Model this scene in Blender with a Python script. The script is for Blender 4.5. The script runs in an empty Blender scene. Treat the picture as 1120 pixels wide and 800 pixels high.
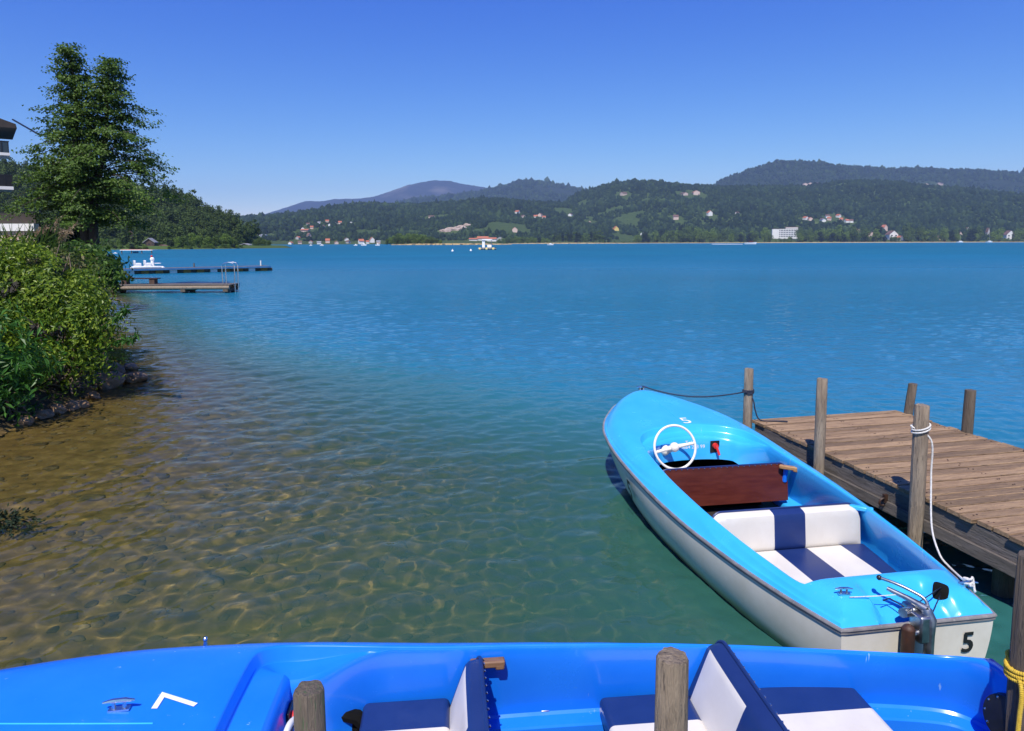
import bpy, bmesh, math, random
import numpy as np
from mathutils import Vector, Matrix
R = math.radians
random.seed(7); rng = np.random.default_rng(7)
scene = bpy.context.scene
COL = scene.collection

# ------------------------------------------------------------------ camera
F = 750.0; CAMH = 2.6; CY = 340.0; HY = 265.5; ROLL = 0.003
PITCH = math.atan((CY - HY) / F)
FWD = np.array([0, math.cos(PITCH), -math.sin(PITCH)])
UP = np.array([0, math.sin(PITCH), math.cos(PITCH)])
RT = np.array([1.0, 0, 0])
CAM = np.array([0, 0, CAMH])
def ray(px, py):
    dx, dy = px - 560, py - CY
    return FWD + RT * (dx - ROLL * dy) / F - UP * (dy + ROLL * dx) / F
def at_z(px, py, z):
    d = ray(px, py); return CAM + d * ((z - CAMH) / d[2])
def at_y(px, py, Y):
    d = ray(px, py); return CAM + d * (Y / d[1])
cd = bpy.data.cameras.new('camera'); cam = bpy.data.objects.new('camera', cd); COL.objects.link(cam)
cx = Vector(RT - ROLL * UP).normalized(); cy = Vector(UP + ROLL * RT).normalized(); cz = cx.cross(cy)
m = Matrix.Identity(4)
for i in range(3):
    m[i][0], m[i][1], m[i][2] = cx[i], cy[i], cz[i]
m.translation = Vector(CAM); cam.matrix_world = m
cd.sensor_width = 36; cd.lens = F / 1120 * 36; cd.shift_y = -(400 - CY) / 1120
cd.clip_start = 0.05; cd.clip_end = 60000
scene.camera = cam
HAZE = 7.8e-5

# ------------------------------------------------------------------ helpers
def link(o, parent=None):
    COL.objects.link(o)
    if parent: o.parent = parent
    return o
def tag(o, label=None, cat=None, group=None, kind=None):
    if label: o['label'] = label
    if cat: o['category'] = cat
    if group: o['group'] = group
    if kind: o['kind'] = kind
    return o
def empty(name, loc=(0, 0, 0), rz=0.0):
    o = bpy.data.objects.new(name, None); o.location = loc; o.rotation_euler = (0, 0, rz); o.empty_display_size = .2
    return link(o)
def np_mesh(name, V, Fc, mats, parent=None, smooth=True, midx=None):
    V = np.asarray(V, dtype=np.float32); Fc = np.asarray(Fc, dtype=np.int32)
    me = bpy.data.meshes.new(name); k = Fc.shape[1]; n = len(Fc)
    me.vertices.add(len(V)); me.vertices.foreach_set('co', V.ravel())
    me.loops.add(n * k); me.loops.foreach_set('vertex_index', Fc.ravel())
    me.polygons.add(n); me.polygons.foreach_set('loop_start', np.arange(0, n * k, k, dtype=np.int32))
    try: me.polygons.foreach_set('loop_total', np.full(n, k, dtype=np.int32))
    except Exception: pass
    me.polygons.foreach_set('use_smooth', np.full(n, bool(smooth)))
    for mm in (mats if isinstance(mats, (list, tuple)) else [mats]): me.materials.append(mm)
    if midx is not None: me.polygons.foreach_set('material_index', np.asarray(midx, dtype=np.int32))
    me.update(calc_edges=True); me.validate()
    return link(bpy.data.objects.new(name, me), parent)
class MB:
    def __init__(s): s.v = []; s.f = []; s.m = []
    def add(s, V, Fs, mi=0):
        b = len(s.v); s.v += [tuple(p) for p in V]
        for f in Fs: s.f.append([i + b for i in f]); s.m.append(mi)
    def box(s, c, d, rz=0, mi=0, M=None):
        V = []
        for sx in (-.5, .5):
            for sy in (-.5, .5):
                for sz in (-.5, .5):
                    p = Vector((sx * d[0], sy * d[1], sz * d[2]))
                    if M is not None: p = M @ p
                    elif rz: p = Matrix.Rotation(rz, 3, 'Z') @ p
                    V.append(p + Vector(c))
        s.add(V, [(0, 1, 3, 2), (4, 6, 7, 5), (0, 4, 5, 1), (2, 3, 7, 6), (0, 2, 6, 4), (1, 5, 7, 3)], mi); return s
    def tube(s, pts, r, n=8, mi=0, cap=True):
        pts = [Vector(p) for p in pts]; rs = r if isinstance(r, (list, tuple)) else [r] * len(pts)
        V = []; prev = None
        for i, p in enumerate(pts):
            t = (pts[min(i + 1, len(pts) - 1)] - pts[max(i - 1, 0)])
            if t.length < 1e-9: t = Vector((0, 0, 1))
            t.normalize()
            a = prev if prev is not None else (Vector((0, 0, 1)) if abs(t.z) < .9 else Vector((1, 0, 0)))
            a = (a - t * a.dot(t)).normalized(); prev = a; b = t.cross(a)
            for k in range(n):
                th = 2 * math.pi * k / n; V.append(p + (a * math.cos(th) + b * math.sin(th)) * rs[i])
        Fs = [(i * n + k, i * n + (k + 1) % n, (i + 1) * n + (k + 1) % n, (i + 1) * n + k) for i in range(len(pts) - 1) for k in range(n)]
        if cap: Fs += [tuple(range(n - 1, -1, -1)), tuple(range((len(pts) - 1) * n, len(pts) * n))]
        s.add(V, Fs, mi); return s
    def torus(s, c, Rr, r, axis=(0, 0, 1), n=40, k=8, mi=0):
        ax = Vector(axis).normalized(); a = ax.orthogonal().normalized(); b = ax.cross(a)
        V = []; Fs = []
        for i in range(n):
            th = 2 * math.pi * i / n; d = a * math.cos(th) + b * math.sin(th)
            for j in range(k):
                ph = 2 * math.pi * j / k; V.append(Vector(c) + d * (Rr + r * math.cos(ph)) + ax * r * math.sin(ph))
        for i in range(n):
            for j in range(k):
                Fs.append((i * k + j, ((i + 1) % n) * k + j, ((i + 1) % n) * k + (j + 1) % k, i * k + (j + 1) % k))
        s.add(V, Fs, mi); return s
    def ball(s, c, r, sc=(1, 1, 1), mi=0, n=10):
        V = []; Fs = []
        for i in range(n + 1):
            ph = math.pi * i / n
            for j in range(2 * n):
                th = math.pi * j / n
                V.append((c[0] + r * sc[0] * math.sin(ph) * math.cos(th), c[1] + r * sc[1] * math.sin(ph) * math.sin(th), c[2] + r * sc[2] * math.cos(ph)))
        for i in range(n):
            for j in range(2 * n):
                Fs.append((i * 2 * n + j, (i + 1) * 2 * n + j, (i + 1) * 2 * n + (j + 1) % (2 * n), i * 2 * n + (j + 1) % (2 * n)))
        s.add(V, Fs, mi); return s
    def build(s, name, mats, parent=None, smooth=False, bevel=0, segs=2):
        me = bpy.data.meshes.new(name); me.from_pydata(s.v, [], s.f)
        for mm in (mats if isinstance(mats, (list, tuple)) else [mats]): me.materials.append(mm)
        me.polygons.foreach_set('material_index', s.m)
        bm = bmesh.new(); bm.from_mesh(me); bmesh.ops.recalc_face_normals(bm, faces=bm.faces); bm.to_mesh(me); bm.free()
        if smooth or bevel:
            me.polygons.foreach_set('use_smooth', [True] * len(me.polygons))
            try: me.set_sharp_from_angle(angle=R(42))
            except Exception: pass
        me.update()
        o = link(bpy.data.objects.new(name, me), parent)
        if bevel:
            b = o.modifiers.new('bevel', 'BEVEL'); b.width = bevel; b.segments = segs; b.limit_method = 'ANGLE'; b.angle_limit = R(50)
        return o
def vnoise(x, y, seed=0):
    xi = np.floor(x).astype(np.int64); yi = np.floor(y).astype(np.int64); xf = x - xi; yf = y - yi
    u = xf * xf * (3 - 2 * xf); v = yf * yf * (3 - 2 * yf)
    def h(a, b):
        n = (a * 374761393 + b * 668265263 + seed * 1442695041) & 0x7fffffff
        n = ((n ^ (n >> 13)) * 1274126177) & 0x7fffffff
        return ((n ^ (n >> 16)) & 0xffff) / 65535.0
    return (h(xi, yi) * (1 - u) + h(xi + 1, yi) * u) * (1 - v) + (h(xi, yi + 1) * (1 - u) + h(xi + 1, yi + 1) * u) * v
def fbm(x, y, oct=4, seed=0):
    t = 0; a = .5; n = 0
    for o in range(oct):
        t = t + a * vnoise(x * 2 ** o, y * 2 ** o, seed + o * 17); n += a; a *= .5
    return t / n - .5
def sstep(x, a, b):
    t = np.clip((x - a) / (b - a), 0, 1); return t * t * (3 - 2 * t)

# ------------------------------------------------------------------ materials
def newmat(name):
    mt = bpy.data.materials.new(name); mt.use_nodes = True; nt = mt.node_tree; nt.nodes.clear()
    out = nt.nodes.new('ShaderNodeOutputMaterial'); return mt, nt, out
def nd(nt, t, **kw):
    n = nt.nodes.new(t)
    for k, v in kw.items():
        if k in n.inputs.keys(): n.inputs[k].default_value = v
        else: setattr(n, k, v)
    return n
def c4(c): return (c[0], c[1], c[2], 1)
def mixc(nt, fac, a, b):
    n = nt.nodes.new('ShaderNodeMix'); n.data_type = 'RGBA'
    def setin(i, v):
        if isinstance(v, (tuple, list)): n.inputs[i].default_value = c4(v)
        else: nt.links.new(v, n.inputs[i])
    if isinstance(fac, (int, float)): n.inputs[0].default_value = fac
    else: nt.links.new(fac, n.inputs[0])
    setin(6, a); setin(7, b); return n.outputs[2]
def ramp(nt, src, p0, p1):
    n = nt.nodes.new('ShaderNodeMapRange'); n.inputs[1].default_value = p0; n.inputs[2].default_value = p1
    nt.links.new(src, n.inputs[0]); return n.outputs[0]
def surf(name, c1, c2=None, scale=6, stretch=(1, 1, 1), rough=.6, bump=.0, bscale=None, island=0, metal=0, coat=0, detail=6, c3=None, spots=0, rvar=.1, lo=.35, hi=.65, spec=.5, scratch=None):
    mt, nt, out = newmat(name)
    p = nd(nt, 'ShaderNodeBsdfPrincipled', Roughness=rough, Metallic=metal)
    p.inputs['Specular IOR Level'].default_value = spec
    if coat: p.inputs['Coat Weight'].default_value = coat; p.inputs['Coat Roughness'].default_value = .06
    tc = nt.nodes.new('ShaderNodeTexCoord'); mp = nt.nodes.new('ShaderNodeMapping'); mp.inputs['Scale'].default_value = stretch
    nt.links.new(tc.outputs['Object'], mp.inputs[0])
    nz = nd(nt, 'ShaderNodeTexNoise', Scale=scale, Detail=detail, Roughness=.6); nt.links.new(mp.outputs[0], nz.inputs['Vector'])
    f = ramp(nt, nz.outputs[0], lo, hi)
    col = mixc(nt, f, c1, c2 if c2 else c1)
    if c3:
        n2 = nd(nt, 'ShaderNodeTexNoise', Scale=scale * 4.3, Detail=5, Roughness=.7); nt.links.new(mp.outputs[0], n2.inputs['Vector'])
        col = mixc(nt, ramp(nt, n2.outputs[0], .58 - spots, .72 - spots), col, c3)
    if scratch:
        m3 = nt.nodes.new('ShaderNodeMapping'); m3.inputs['Scale'].default_value = (16, 16, 1.6); m3.inputs['Rotation'].default_value = (.25, .35, 0); nt.links.new(tc.outputs['Object'], m3.inputs[0])
        n3 = nd(nt, 'ShaderNodeTexNoise', Scale=2.2, Detail=3, Roughness=.6); nt.links.new(m3.outputs[0], n3.inputs['Vector'])
        n4 = nd(nt, 'ShaderNodeTexNoise', Scale=2.6, Detail=2); nt.links.new(tc.outputs['Object'], n4.inputs['Vector'])
        mm = nt.nodes.new('ShaderNodeMath'); mm.operation = 'MULTIPLY'; nt.links.new(ramp(nt, n3.outputs[0], .70, .74), mm.inputs[0]); nt.links.new(ramp(nt, n4.outputs[0], .48, .62), mm.inputs[1])
        col = mixc(nt, mm.outputs[0], col, scratch)
    if island:
        g = nt.nodes.new('ShaderNodeNewGeometry'); hs = nt.nodes.new('ShaderNodeHueSaturation')
        nt.links.new(col, hs.inputs['Color'])
        nt.links.new(ramp_out(nt, g.outputs['Random Per Island'], 1 - island, 1 + island), hs.inputs['Value'])
        col = hs.outputs[0]
    nt.links.new(col, p.inputs['Base Color'])
    rr = nt.nodes.new('ShaderNodeMapRange'); rr.inputs[3].default_value = max(.02, rough - rvar); rr.inputs[4].default_value = min(1, rough + rvar)
    nt.links.new(nz.outputs[0], rr.inputs[0]); nt.links.new(rr.outputs[0], p.inputs['Roughness'])
    if bump:
        nb = nd(nt, 'ShaderNodeTexNoise', Scale=bscale or scale * 3, Detail=6, Roughness=.65); nt.links.new(mp.outputs[0], nb.inputs['Vector'])
        bp = nd(nt, 'ShaderNodeBump', Strength=bump, Distance=.02); nt.links.new(nb.outputs[0], bp.inputs['Height']); nt.links.new(bp.outputs[0], p.inputs['Normal'])
    nt.links.new(p.outputs[0], out.inputs[0]); return mt
def ramp_out(nt, src, a, b):
    n = nt.nodes.new('ShaderNodeMapRange'); n.inputs[3].default_value = a; n.inputs[4].default_value = b
    nt.links.new(src, n.inputs[0]); return n.outputs[0]
def leafmat(name, ca, cb, cc, trans=.35, rough=.5, lo=0., hi=1.):
    mt, nt, out = newmat(name)
    g = nt.nodes.new('ShaderNodeNewGeometry'); cr = nt.nodes.new('ShaderNodeValToRGB')
    e = cr.color_ramp.elements; e[0].position = lo; e[0].color = c4(ca); e[1].position = hi; e[1].color = c4(cc); k = e.new((lo + hi) / 2); k.color = c4(cb)
    nt.links.new(g.outputs['Random Per Island'], cr.inputs[0])
    tc = nt.nodes.new('ShaderNodeTexCoord'); nz = nd(nt, 'ShaderNodeTexNoise', Scale=.9, Detail=3); nt.links.new(tc.outputs['Object'], nz.inputs['Vector'])
    hs = nt.nodes.new('ShaderNodeHueSaturation'); nt.links.new(cr.outputs[0], hs.inputs['Color']); nt.links.new(ramp_out(nt, nz.outputs[0], .65, 1.35), hs.inputs['Value'])
    p = nd(nt, 'ShaderNodeBsdfPrincipled', Roughness=rough); p.inputs['Specular IOR Level'].default_value = .3; nt.links.new(hs.outputs[0], p.inputs['Base Color'])
    t = nt.nodes.new('ShaderNodeBsdfTranslucent'); nt.links.new(hs.outputs[0], t.inputs[0])
    mx = nt.nodes.new('ShaderNodeMixShader'); mx.inputs[0].default_value = trans
    nt.links.new(p.outputs[0], mx.inputs[1]); nt.links.new(t.outputs[0], mx.inputs[2]); nt.links.new(mx.outputs[0], out.inputs[0]); return mt
#MATS
M = {}
M['light_blue'] = surf('light_blue_gelcoat', (.035, .40, .84), (.045, .44, .87), 3, rough=.25, rvar=.12, coat=.35, c3=(.08, .46, .80), spots=-.07, scratch=(.22, .52, .80))
M['deep_blue'] = surf('deep_blue_gelcoat', (.008, .18, .82), (.012, .20, .85), 3, rough=.24, rvar=.12, coat=.35, c3=(.05, .27, .76), spots=-.08, scratch=(.22, .42, .80))
M['void'] = surf('void_black', (.006, .006, .006), (.010, .010, .010), 8, rough=.9, spec=.08)  # near black; also paints in the shade of footwell and cable hole
M['cream_hull'] = surf('cream_hull', (.66, .61, .50), (.72, .68, .58), 2.5, stretch=(1, 1, 3), rough=.3, coat=.2, c3=(.5, .44, .34), spots=-.1)
M['rail'] = surf('grey_rub_rail', (.16, .15, .15), (.26, .24, .235), 9, rough=.5, c3=(.34, .32, .31))
M['navy'] = surf('navy_vinyl', (.010, .026, .115), (.013, .032, .13), 5, rough=.38, bump=.05, bscale=120)
M['white_vinyl'] = surf('white_vinyl', (.62, .575, .50), (.68, .64, .57), 4, rough=.42, bump=.05, bscale=120, c3=(.55, .52, .47), spots=-.12)
M['mahogany'] = surf('mahogany_board', (.075, .013, .008), (.11, .022, .012), 5, stretch=(6, 1, 6), rough=.42, c3=(.14, .035, .02), spots=-.05)
M['wood_arm'] = surf('varnished_wood', (.30, .15, .06), (.40, .22, .09), 9, stretch=(1, 5, 5), rough=.5)
M['oldwood_arm'] = surf('brown_wood', (.17, .085, .045), (.24, .13, .07), 9, stretch=(1, 5, 5), rough=.6)
M['chrome'] = surf('chrome', (.62, .62, .63), (.72, .72, .73), 8, rough=.22, metal=1)
M['alu'] = surf('worn_aluminium', (.26, .27, .28), (.42, .43, .44), 14, rough=.38, metal=1, rvar=.15)
M['black'] = surf('black_plastic', (.008, .008, .009), (.015, .015, .016), 10, rough=.35)
M['red'] = surf('red_plastic', (.55, .025, .02), (.62, .03, .025), 5, rough=.35)
M['ivory'] = surf('ivory_plastic', (.78, .72, .62), (.82, .77, .68), 5, rough=.3)
M['white_paint'] = surf('white_paint', (.78, .78, .77), (.83, .83, .82), 8, rough=.5)
M['black_paint'] = surf('black_paint', (.01, .01, .01), (.016, .016, .016), 8, rough=.5)
M['sole'] = surf('dark_floor', (.018, .014, .012), (.03, .022, .017), 6, stretch=(1, 8, 1), rough=.75)
M['rust'] = surf('rusty_motor', (.012, .009, .008), (.07, .026, .012), 9, rough=.6)
def wood(name, a, b, c, ax, island=.12):
    st = [4, 4, 4]; st[ax] = .35
    return surf(name, a, b, 7, stretch=tuple(st), rough=.85, bump=.9, bscale=26, island=island, c3=c, spots=.03, detail=9)
M['post'] = wood('weathered_post', (.19, .142, .098), (.345, .27, .19), (.06, .045, .035), 2)
M['post_green'] = wood('green_stained_post', (.10, .085, .06), (.20, .155, .12), (.06, .13, .05), 2)
M['post_dark'] = wood('dark_wet_post', (.085, .065, .045), (.155, .12, .09), (.03, .025, .02), 2)
M['plank'] = wood('weathered_plank', (.205, .125, .066), (.36, .235, .13), (.055, .034, .02), 0, .34)
M['beam'] = wood('grey_beam', (.10, .085, .07), (.17, .145, .125), (.04, .033, .028), 1)
M['rope_white'] = surf('white_rope', (.62, .60, .56), (.72, .70, .66), 60, rough=.9, bump=.6, bscale=140)
M['rope_navy'] = surf('navy_rope', (.015, .02, .04), (.04, .05, .08), 60, rough=.9, bump=.6, bscale=140)
M['rope_yellow'] = surf('yellow_rope', (.62, .40, .03), (.72, .50, .06), 60, rough=.9, bump=.6, bscale=140)
M['bark'] = surf('bark', (.030, .022, .015), (.06, .045, .03), 9, stretch=(3, 3, .6), rough=.95, bump=.7)
M['twig'] = surf('grey_twig', (.12, .085, .06), (.22, .16, .12), 12, rough=.9)
M['leaf_alder'] = leafmat('alder_leaves', (.05, .10, .014), (.08, .15, .02), (.14, .22, .036), .35)
M['leaf_bush'] = leafmat('bush_leaves', (.035, .08, .008), (.115, .20, .014), (.30, .39, .038), .4, .4)
M['leaf_front'] = leafmat('front_bush_leaves', (.03, .095, .015), (.05, .15, .02), (.09, .22, .03), .4, .4)
M['leaf_round'] = leafmat('round_bush_leaves', (.022, .055, .008), (.045, .10, .012), (.09, .17, .02), .35)
M['leaf_dry'] = leafmat('dry_mixed_leaves', (.08, .13, .025), (.15, .19, .045), (.28, .24, .12), .35)
M['straw'] = leafmat('straw_plumes', (.30, .20, .11), (.42, .30, .18), (.50, .38, .25), .3, .8)
M['reed'] = leafmat('reed_blades', (.05, .11, .02), (.09, .16, .03), (.15, .2, .05), .3, .6)
M['leaf_far'] = leafmat('far_tree_leaves', (.045, .08, .016), (.07, .12, .02), (.11, .165, .03), .25, .7)
M['leaf_far_light'] = leafmat('light_tree_leaves', (.08, .14, .018), (.12, .19, .026), (.17, .25, .04), .25, .7)
M['leaf_far_dark'] = leafmat('dark_tree_leaves', (.010, .022, .009), (.016, .032, .012), (.025, .045, .016), .2, .7)
M['rock'] = surf('shore_rock', (.20, .115, .055), (.36, .22, .11), 5, rough=.85, bump=.5, c3=(.07, .06, .04))
M['wall_white'] = surf('white_render', (.72, .71, .68), (.78, .77, .74), .6, rough=.8)
M['wall_pink'] = surf('pinkish_render', (.60, .45, .38), (.66, .50, .42), .6, rough=.8)
M['wall_yellow'] = surf('yellow_render', (.66, .50, .14), (.70, .54, .17), .6, rough=.8)
M['wall_grey'] = surf('grey_render', (.36, .36, .35), (.44, .43, .42), .6, rough=.8)
M['wall_wood'] = surf('brown_timber_wall', (.06, .035, .025), (.10, .06, .04), 3, stretch=(6, 6, 1), rough=.8)
M['wall_turq'] = surf('turquoise_render', (.30, .55, .55), (.34, .6, .6), .6, rough=.8)
M['roof_red'] = surf('red_tile_roof', (.38, .11, .05), (.46, .16, .08), 2, rough=.8)
M['roof_brown'] = surf('brown_tile_roof', (.12, .065, .045), (.18, .10, .07), 2, rough=.8)
M['roof_grey'] = surf('grey_roof', (.20, .20, .21), (.28, .28, .29), 2, rough=.7)
M['roof_dark'] = surf('dark_eaves', (.035, .028, .024), (.055, .042, .036), 2, rough=.8)
M['glass'] = surf('window_glass', (.03, .04, .05), (.04, .055, .07), 2, rough=.08, rvar=.02)
M['blue_edge'] = surf('blue_pontoon_edge', (.03, .13, .30), (.04, .17, .36), 2, rough=.6)
M['orange_float'] = surf('rusty_float', (.30, .12, .02), (.42, .19, .035), 3, rough=.7)
M['white_boat'] = surf('white_gelcoat', (.80, .80, .80), (.84, .84, .84), 2, rough=.3)
M['foam'] = surf('white_foam', (.78, .80, .82), (.85, .86, .87), 3, rough=.9)
M['soil'] = surf('bank_soil', (.035, .028, .018), (.07, .055, .035), 3, rough=.95, bump=.6)
M['sand'] = surf('straw_reed_bank', (.36, .25, .10), (.46, .34, .15), .15, rough=.9)

# hull paint with a brownish tide mark of uneven height along the waterline
mt, nt, out = newmat('hull_with_tide_mark'); p = nd(nt, 'ShaderNodeBsdfPrincipled', Roughness=.3); p.inputs['Coat Weight'].default_value = .2
tc = nt.nodes.new('ShaderNodeTexCoord'); sp = nt.nodes.new('ShaderNodeSeparateXYZ'); nt.links.new(tc.outputs['Object'], sp.inputs[0])
n1 = nd(nt, 'ShaderNodeTexNoise', Scale=3.5, Detail=7, Roughness=.7); nt.links.new(tc.outputs['Object'], n1.inputs['Vector'])
ma = nt.nodes.new('ShaderNodeMath'); ma.operation = 'MULTIPLY_ADD'; ma.inputs[1].default_value = -.10; nt.links.new(n1.outputs[0], ma.inputs[0]); nt.links.new(sp.outputs[2], ma.inputs[2])
col = mixc(nt, ramp(nt, n1.outputs[0], .35, .65), (.62, .585, .50), (.70, .67, .59))
col = mixc(nt, ramp(nt, ma.outputs[0], .06, -.01), col, (.30, .24, .13)); col = mixc(nt, ramp(nt, ma.outputs[0], .0, -.05), col, (.10, .10, .05))
nt.links.new(col, p.inputs['Base Color']); nt.links.new(p.outputs[0], out.inputs[0]); M['hull_stained'] = mt

# ------------------------------------------------------------------ light, sky, render settings
SUN_EL = 56.0; SUN_AZ = 194.0      # degrees clockwise from +Y: the sun stands behind the camera, a little left
w = bpy.data.worlds.new('World'); scene.world = w; w.use_nodes = True
nt = w.node_tree; nt.nodes.clear()
sky = nt.nodes.new('ShaderNodeTexSky'); sky.sky_type = 'NISHITA'; sky.sun_disc = False
sky.sun_elevation = R(SUN_EL); sky.sun_rotation = R(SUN_AZ); sky.altitude = 450; sky.air_density = 1.0; sky.dust_density = .1; sky.ozone_density = 1.5
tcw = nt.nodes.new('ShaderNodeTexCoord'); vadd = nt.nodes.new('ShaderNodeVectorMath'); vadd.operation = 'ADD'; vadd.inputs[1].default_value = (0, 0, .005)
nt.links.new(tcw.outputs['Generated'], vadd.inputs[0]); nt.links.new(vadd.outputs[0], sky.inputs[0])
hs = nt.nodes.new('ShaderNodeMix'); hs.data_type = 'RGBA'; hs.blend_type = 'MULTIPLY'; hs.inputs[0].default_value = 1; hs.inputs[7].default_value = (.071, .091, .122, 1)
sep3 = nt.nodes.new('ShaderNodeSeparateColor'); com3 = nt.nodes.new('ShaderNodeCombineColor')      # polarised clear sky: per channel contrast
nt.links.new(hs.outputs[2], sep3.inputs[0])
for ch_, (g_, k_) in enumerate(((2.05, 26.5), (1.5, 11.0), (.55, 7.7))):
    pw = nt.nodes.new('ShaderNodeMath'); pw.operation = 'POWER'; pw.inputs[1].default_value = g_; nt.links.new(sep3.outputs[ch_], pw.inputs[0])
    ml = nt.nodes.new('ShaderNodeMath'); ml.operation = 'MULTIPLY'; ml.inputs[1].default_value = k_; nt.links.new(pw.outputs[0], ml.inputs[0]); nt.links.new(ml.outputs[0], com3.inputs[ch_])
bg = nt.nodes.new('ShaderNodeBackground'); bg.inputs[1].default_value = .11
wo = nt.nodes.new('ShaderNodeOutputWorld')
nt.links.new(sky.outputs[0], hs.inputs[6]); nt.links.new(com3.outputs[0], bg.inputs[0]); nt.links.new(bg.outputs[0], wo.inputs[0])
sl = bpy.data.lights.new('sun', 'SUN'); sl.energy = 4.4; sl.angle = R(.53); sl.color = (1, .95, .87)
so = link(bpy.data.objects.new('sun', sl))
az = R(SUN_AZ); el = R(SUN_EL)
sdir = Vector((math.sin(az) * math.cos(el), math.cos(az) * math.cos(el), math.sin(el)))
so.rotation_euler = sdir.to_track_quat('Z', 'Y').to_euler(); so.location = sdir * 50
sl.cycles.is_caustics_light = True
scene.view_settings.view_transform = 'Standard'; scene.view_settings.look = 'None'; scene.view_settings.gamma = 1; scene.view_settings.exposure = 0.35
scene.render.engine = 'CYCLES'
cyc = scene.cycles
cyc.use_denoising = True; cyc.max_bounces = 9; cyc.diffuse_bounces = 3; cyc.glossy_bounces = 3; cyc.transmission_bounces = 6; cyc.transparent_max_bounces = 8
cyc.sample_clamp_indirect = 3.0; cyc.sample_clamp_direct = 0.0; cyc.caustics_refractive = True; cyc.caustics_reflective = False; cyc.blur_glossy = .3
cyc.volume_bounces = 0; cyc.volume_step_rate = 4
# ------------------------------------------------------------------ ground: lake bed and bank as one sheet
SY = np.array([-60, 3, 6, 9, 11, 13, 17, 23, 30, 36, 45, 60, 100, 150, 205, 260, 296, 318, 352, 390, 400, 420, 700, 20000.])
SX = np.array([-7, -6.9, -6.9, -6.95, -7.2, -7.7, -10.3, -14.0, -17.6, -21.5, -27, -36, -60, -88, -130, -170, -178, -146, -134, -124, -200, -330, -700, -9000.])
def shore_x(y): return np.interp(y, SY, SX)
def depth_at(x, y):
    d = x - shore_x(y)
    return np.where(d > 0, (.10 * d + .0021 * d * d * sstep(d, 4, 30)) * (1 + .20 * np.clip(y - 7.5, 0, 60)), d * .5)
def ground_z(x, y):
    d = x - shore_x(y)
    land = 1.15 * (1 - np.exp(d / 1.3)) + .35 * sstep(-d, 2, 9)
    z = np.where(d > 0, -np.minimum(depth_at(x, y), 9.0), land)
    lump = .018 * fbm(x * 2.2, y * 2.2, 3, 5) + .05 * fbm(x * .7, y * .7, 2, 8)
    return z + lump * np.where(d > 0, sstep(d, 0, 1.5), 1)
def axis(parts):
    out = []
    for a, b, s in parts: out += list(np.arange(a, b, s))
    return np.array(out + [parts[-1][1]])
gx = axis([(-400, -60, 4), (-60, -12, 1.2), (-12, -8, .2), (-8, 5, .08), (5, 12, .4), (12, 60, 4), (60, 500, 60)])
gy = axis([(-40, 2, 3), (2, 14, .08), (14, 20, .25), (20, 70, 1), (70, 440, 5), (440, 700, 50)])
GX, GY = np.meshgrid(gx, gy); GZ = ground_z(GX, GY)
def grid_faces(ny, nx):
    i = np.arange(ny * nx).reshape(ny, nx)
    return np.stack([i[:-1, :-1], i[:-1, 1:], i[1:, 1:], i[1:, :-1]], -1).reshape(-1, 4)
mt, nt, out = newmat('lake_bed_and_bank')
p = nd(nt, 'ShaderNodeBsdfPrincipled', Roughness=.9)
p.inputs['Specular IOR Level'].default_value = .2
geo = nt.nodes.new('ShaderNodeNewGeometry'); sep = nt.nodes.new('ShaderNodeSeparateXYZ'); nt.links.new(geo.outputs['Position'], sep.inputs[0])
vo = nd(nt, 'ShaderNodeTexVoronoi', Scale=8.5); nt.links.new(geo.outputs['Position'], vo.inputs['Vector'])
nz = nd(nt, 'ShaderNodeTexNoise', Scale=.55, Detail=5); nt.links.new(geo.outputs['Position'], nz.inputs['Vector'])
nz2 = nd(nt, 'ShaderNodeTexNoise', Scale=9, Detail=6, Roughness=.7); nt.links.new(geo.outputs['Position'], nz2.inputs['Vector'])
cell = nt.nodes.new('ShaderNodeSeparateColor'); nt.links.new(vo.outputs['Color'], cell.inputs[0])
cob = mixc(nt, cell.outputs[0], (.165, .102, .026), (.265, .168, .046))
cob = mixc(nt, ramp(nt, nz2.outputs[0], .4, .7), cob, (.155, .095, .025))
alg = mixc(nt, ramp(nt, nz2.outputs[0], .35, .7), (.035, .05, .012), (.11, .12, .03))
md = nt.nodes.new('ShaderNodeMath'); md.operation = 'MULTIPLY_ADD'; md.inputs[1].default_value = 5.0
nt.links.new(nz.outputs[0], md.inputs[0]); nt.links.new(sep.outputs[0], md.inputs[2])
col = mixc(nt, ramp(nt, md.outputs[0], 1.2, 4.2), cob, alg)
soilc = mixc(nt, nz2.outputs[0], (.02, .018, .01), (.06, .05, .03)); soilc = mixc(nt, ramp(nt, sep.outputs[1], 60, 160), soilc, (.06, .10, .025))
col = mixc(nt, ramp(nt, sep.outputs[2], -.02, .12), col, soilc)
nt.links.new(col, p.inputs['Base Color'])
bp = nd(nt, 'ShaderNodeBump', Strength=.25, Distance=.03); nt.links.new(vo.outputs['Distance'], bp.inputs['Height']); bp.invert = True; nt.links.new(bp.outputs[0], p.inputs['Normal'])
nt.links.new(p.outputs[0], out.inputs[0])
ground = np_mesh('lake_bed', np.stack([GX, GY, GZ], -1).reshape(-1, 3), grid_faces(len(gy), len(gx)), mt)
tag(ground, kind='structure'); ground.cycles.is_caustics_receiver = True
# far ground below the whole lake, out to the horizon
b = MB(); b.add([(-14000, -60, -12), (14000, -60, -12), (14000, 14000, -12), (-14000, 14000, -12)], [(0, 1, 2, 3)])
tag(b.build('ground', surf('deep_ground', (.02, .03, .03), (.03, .04, .04), .01, rough=1)), kind='structure')

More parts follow.
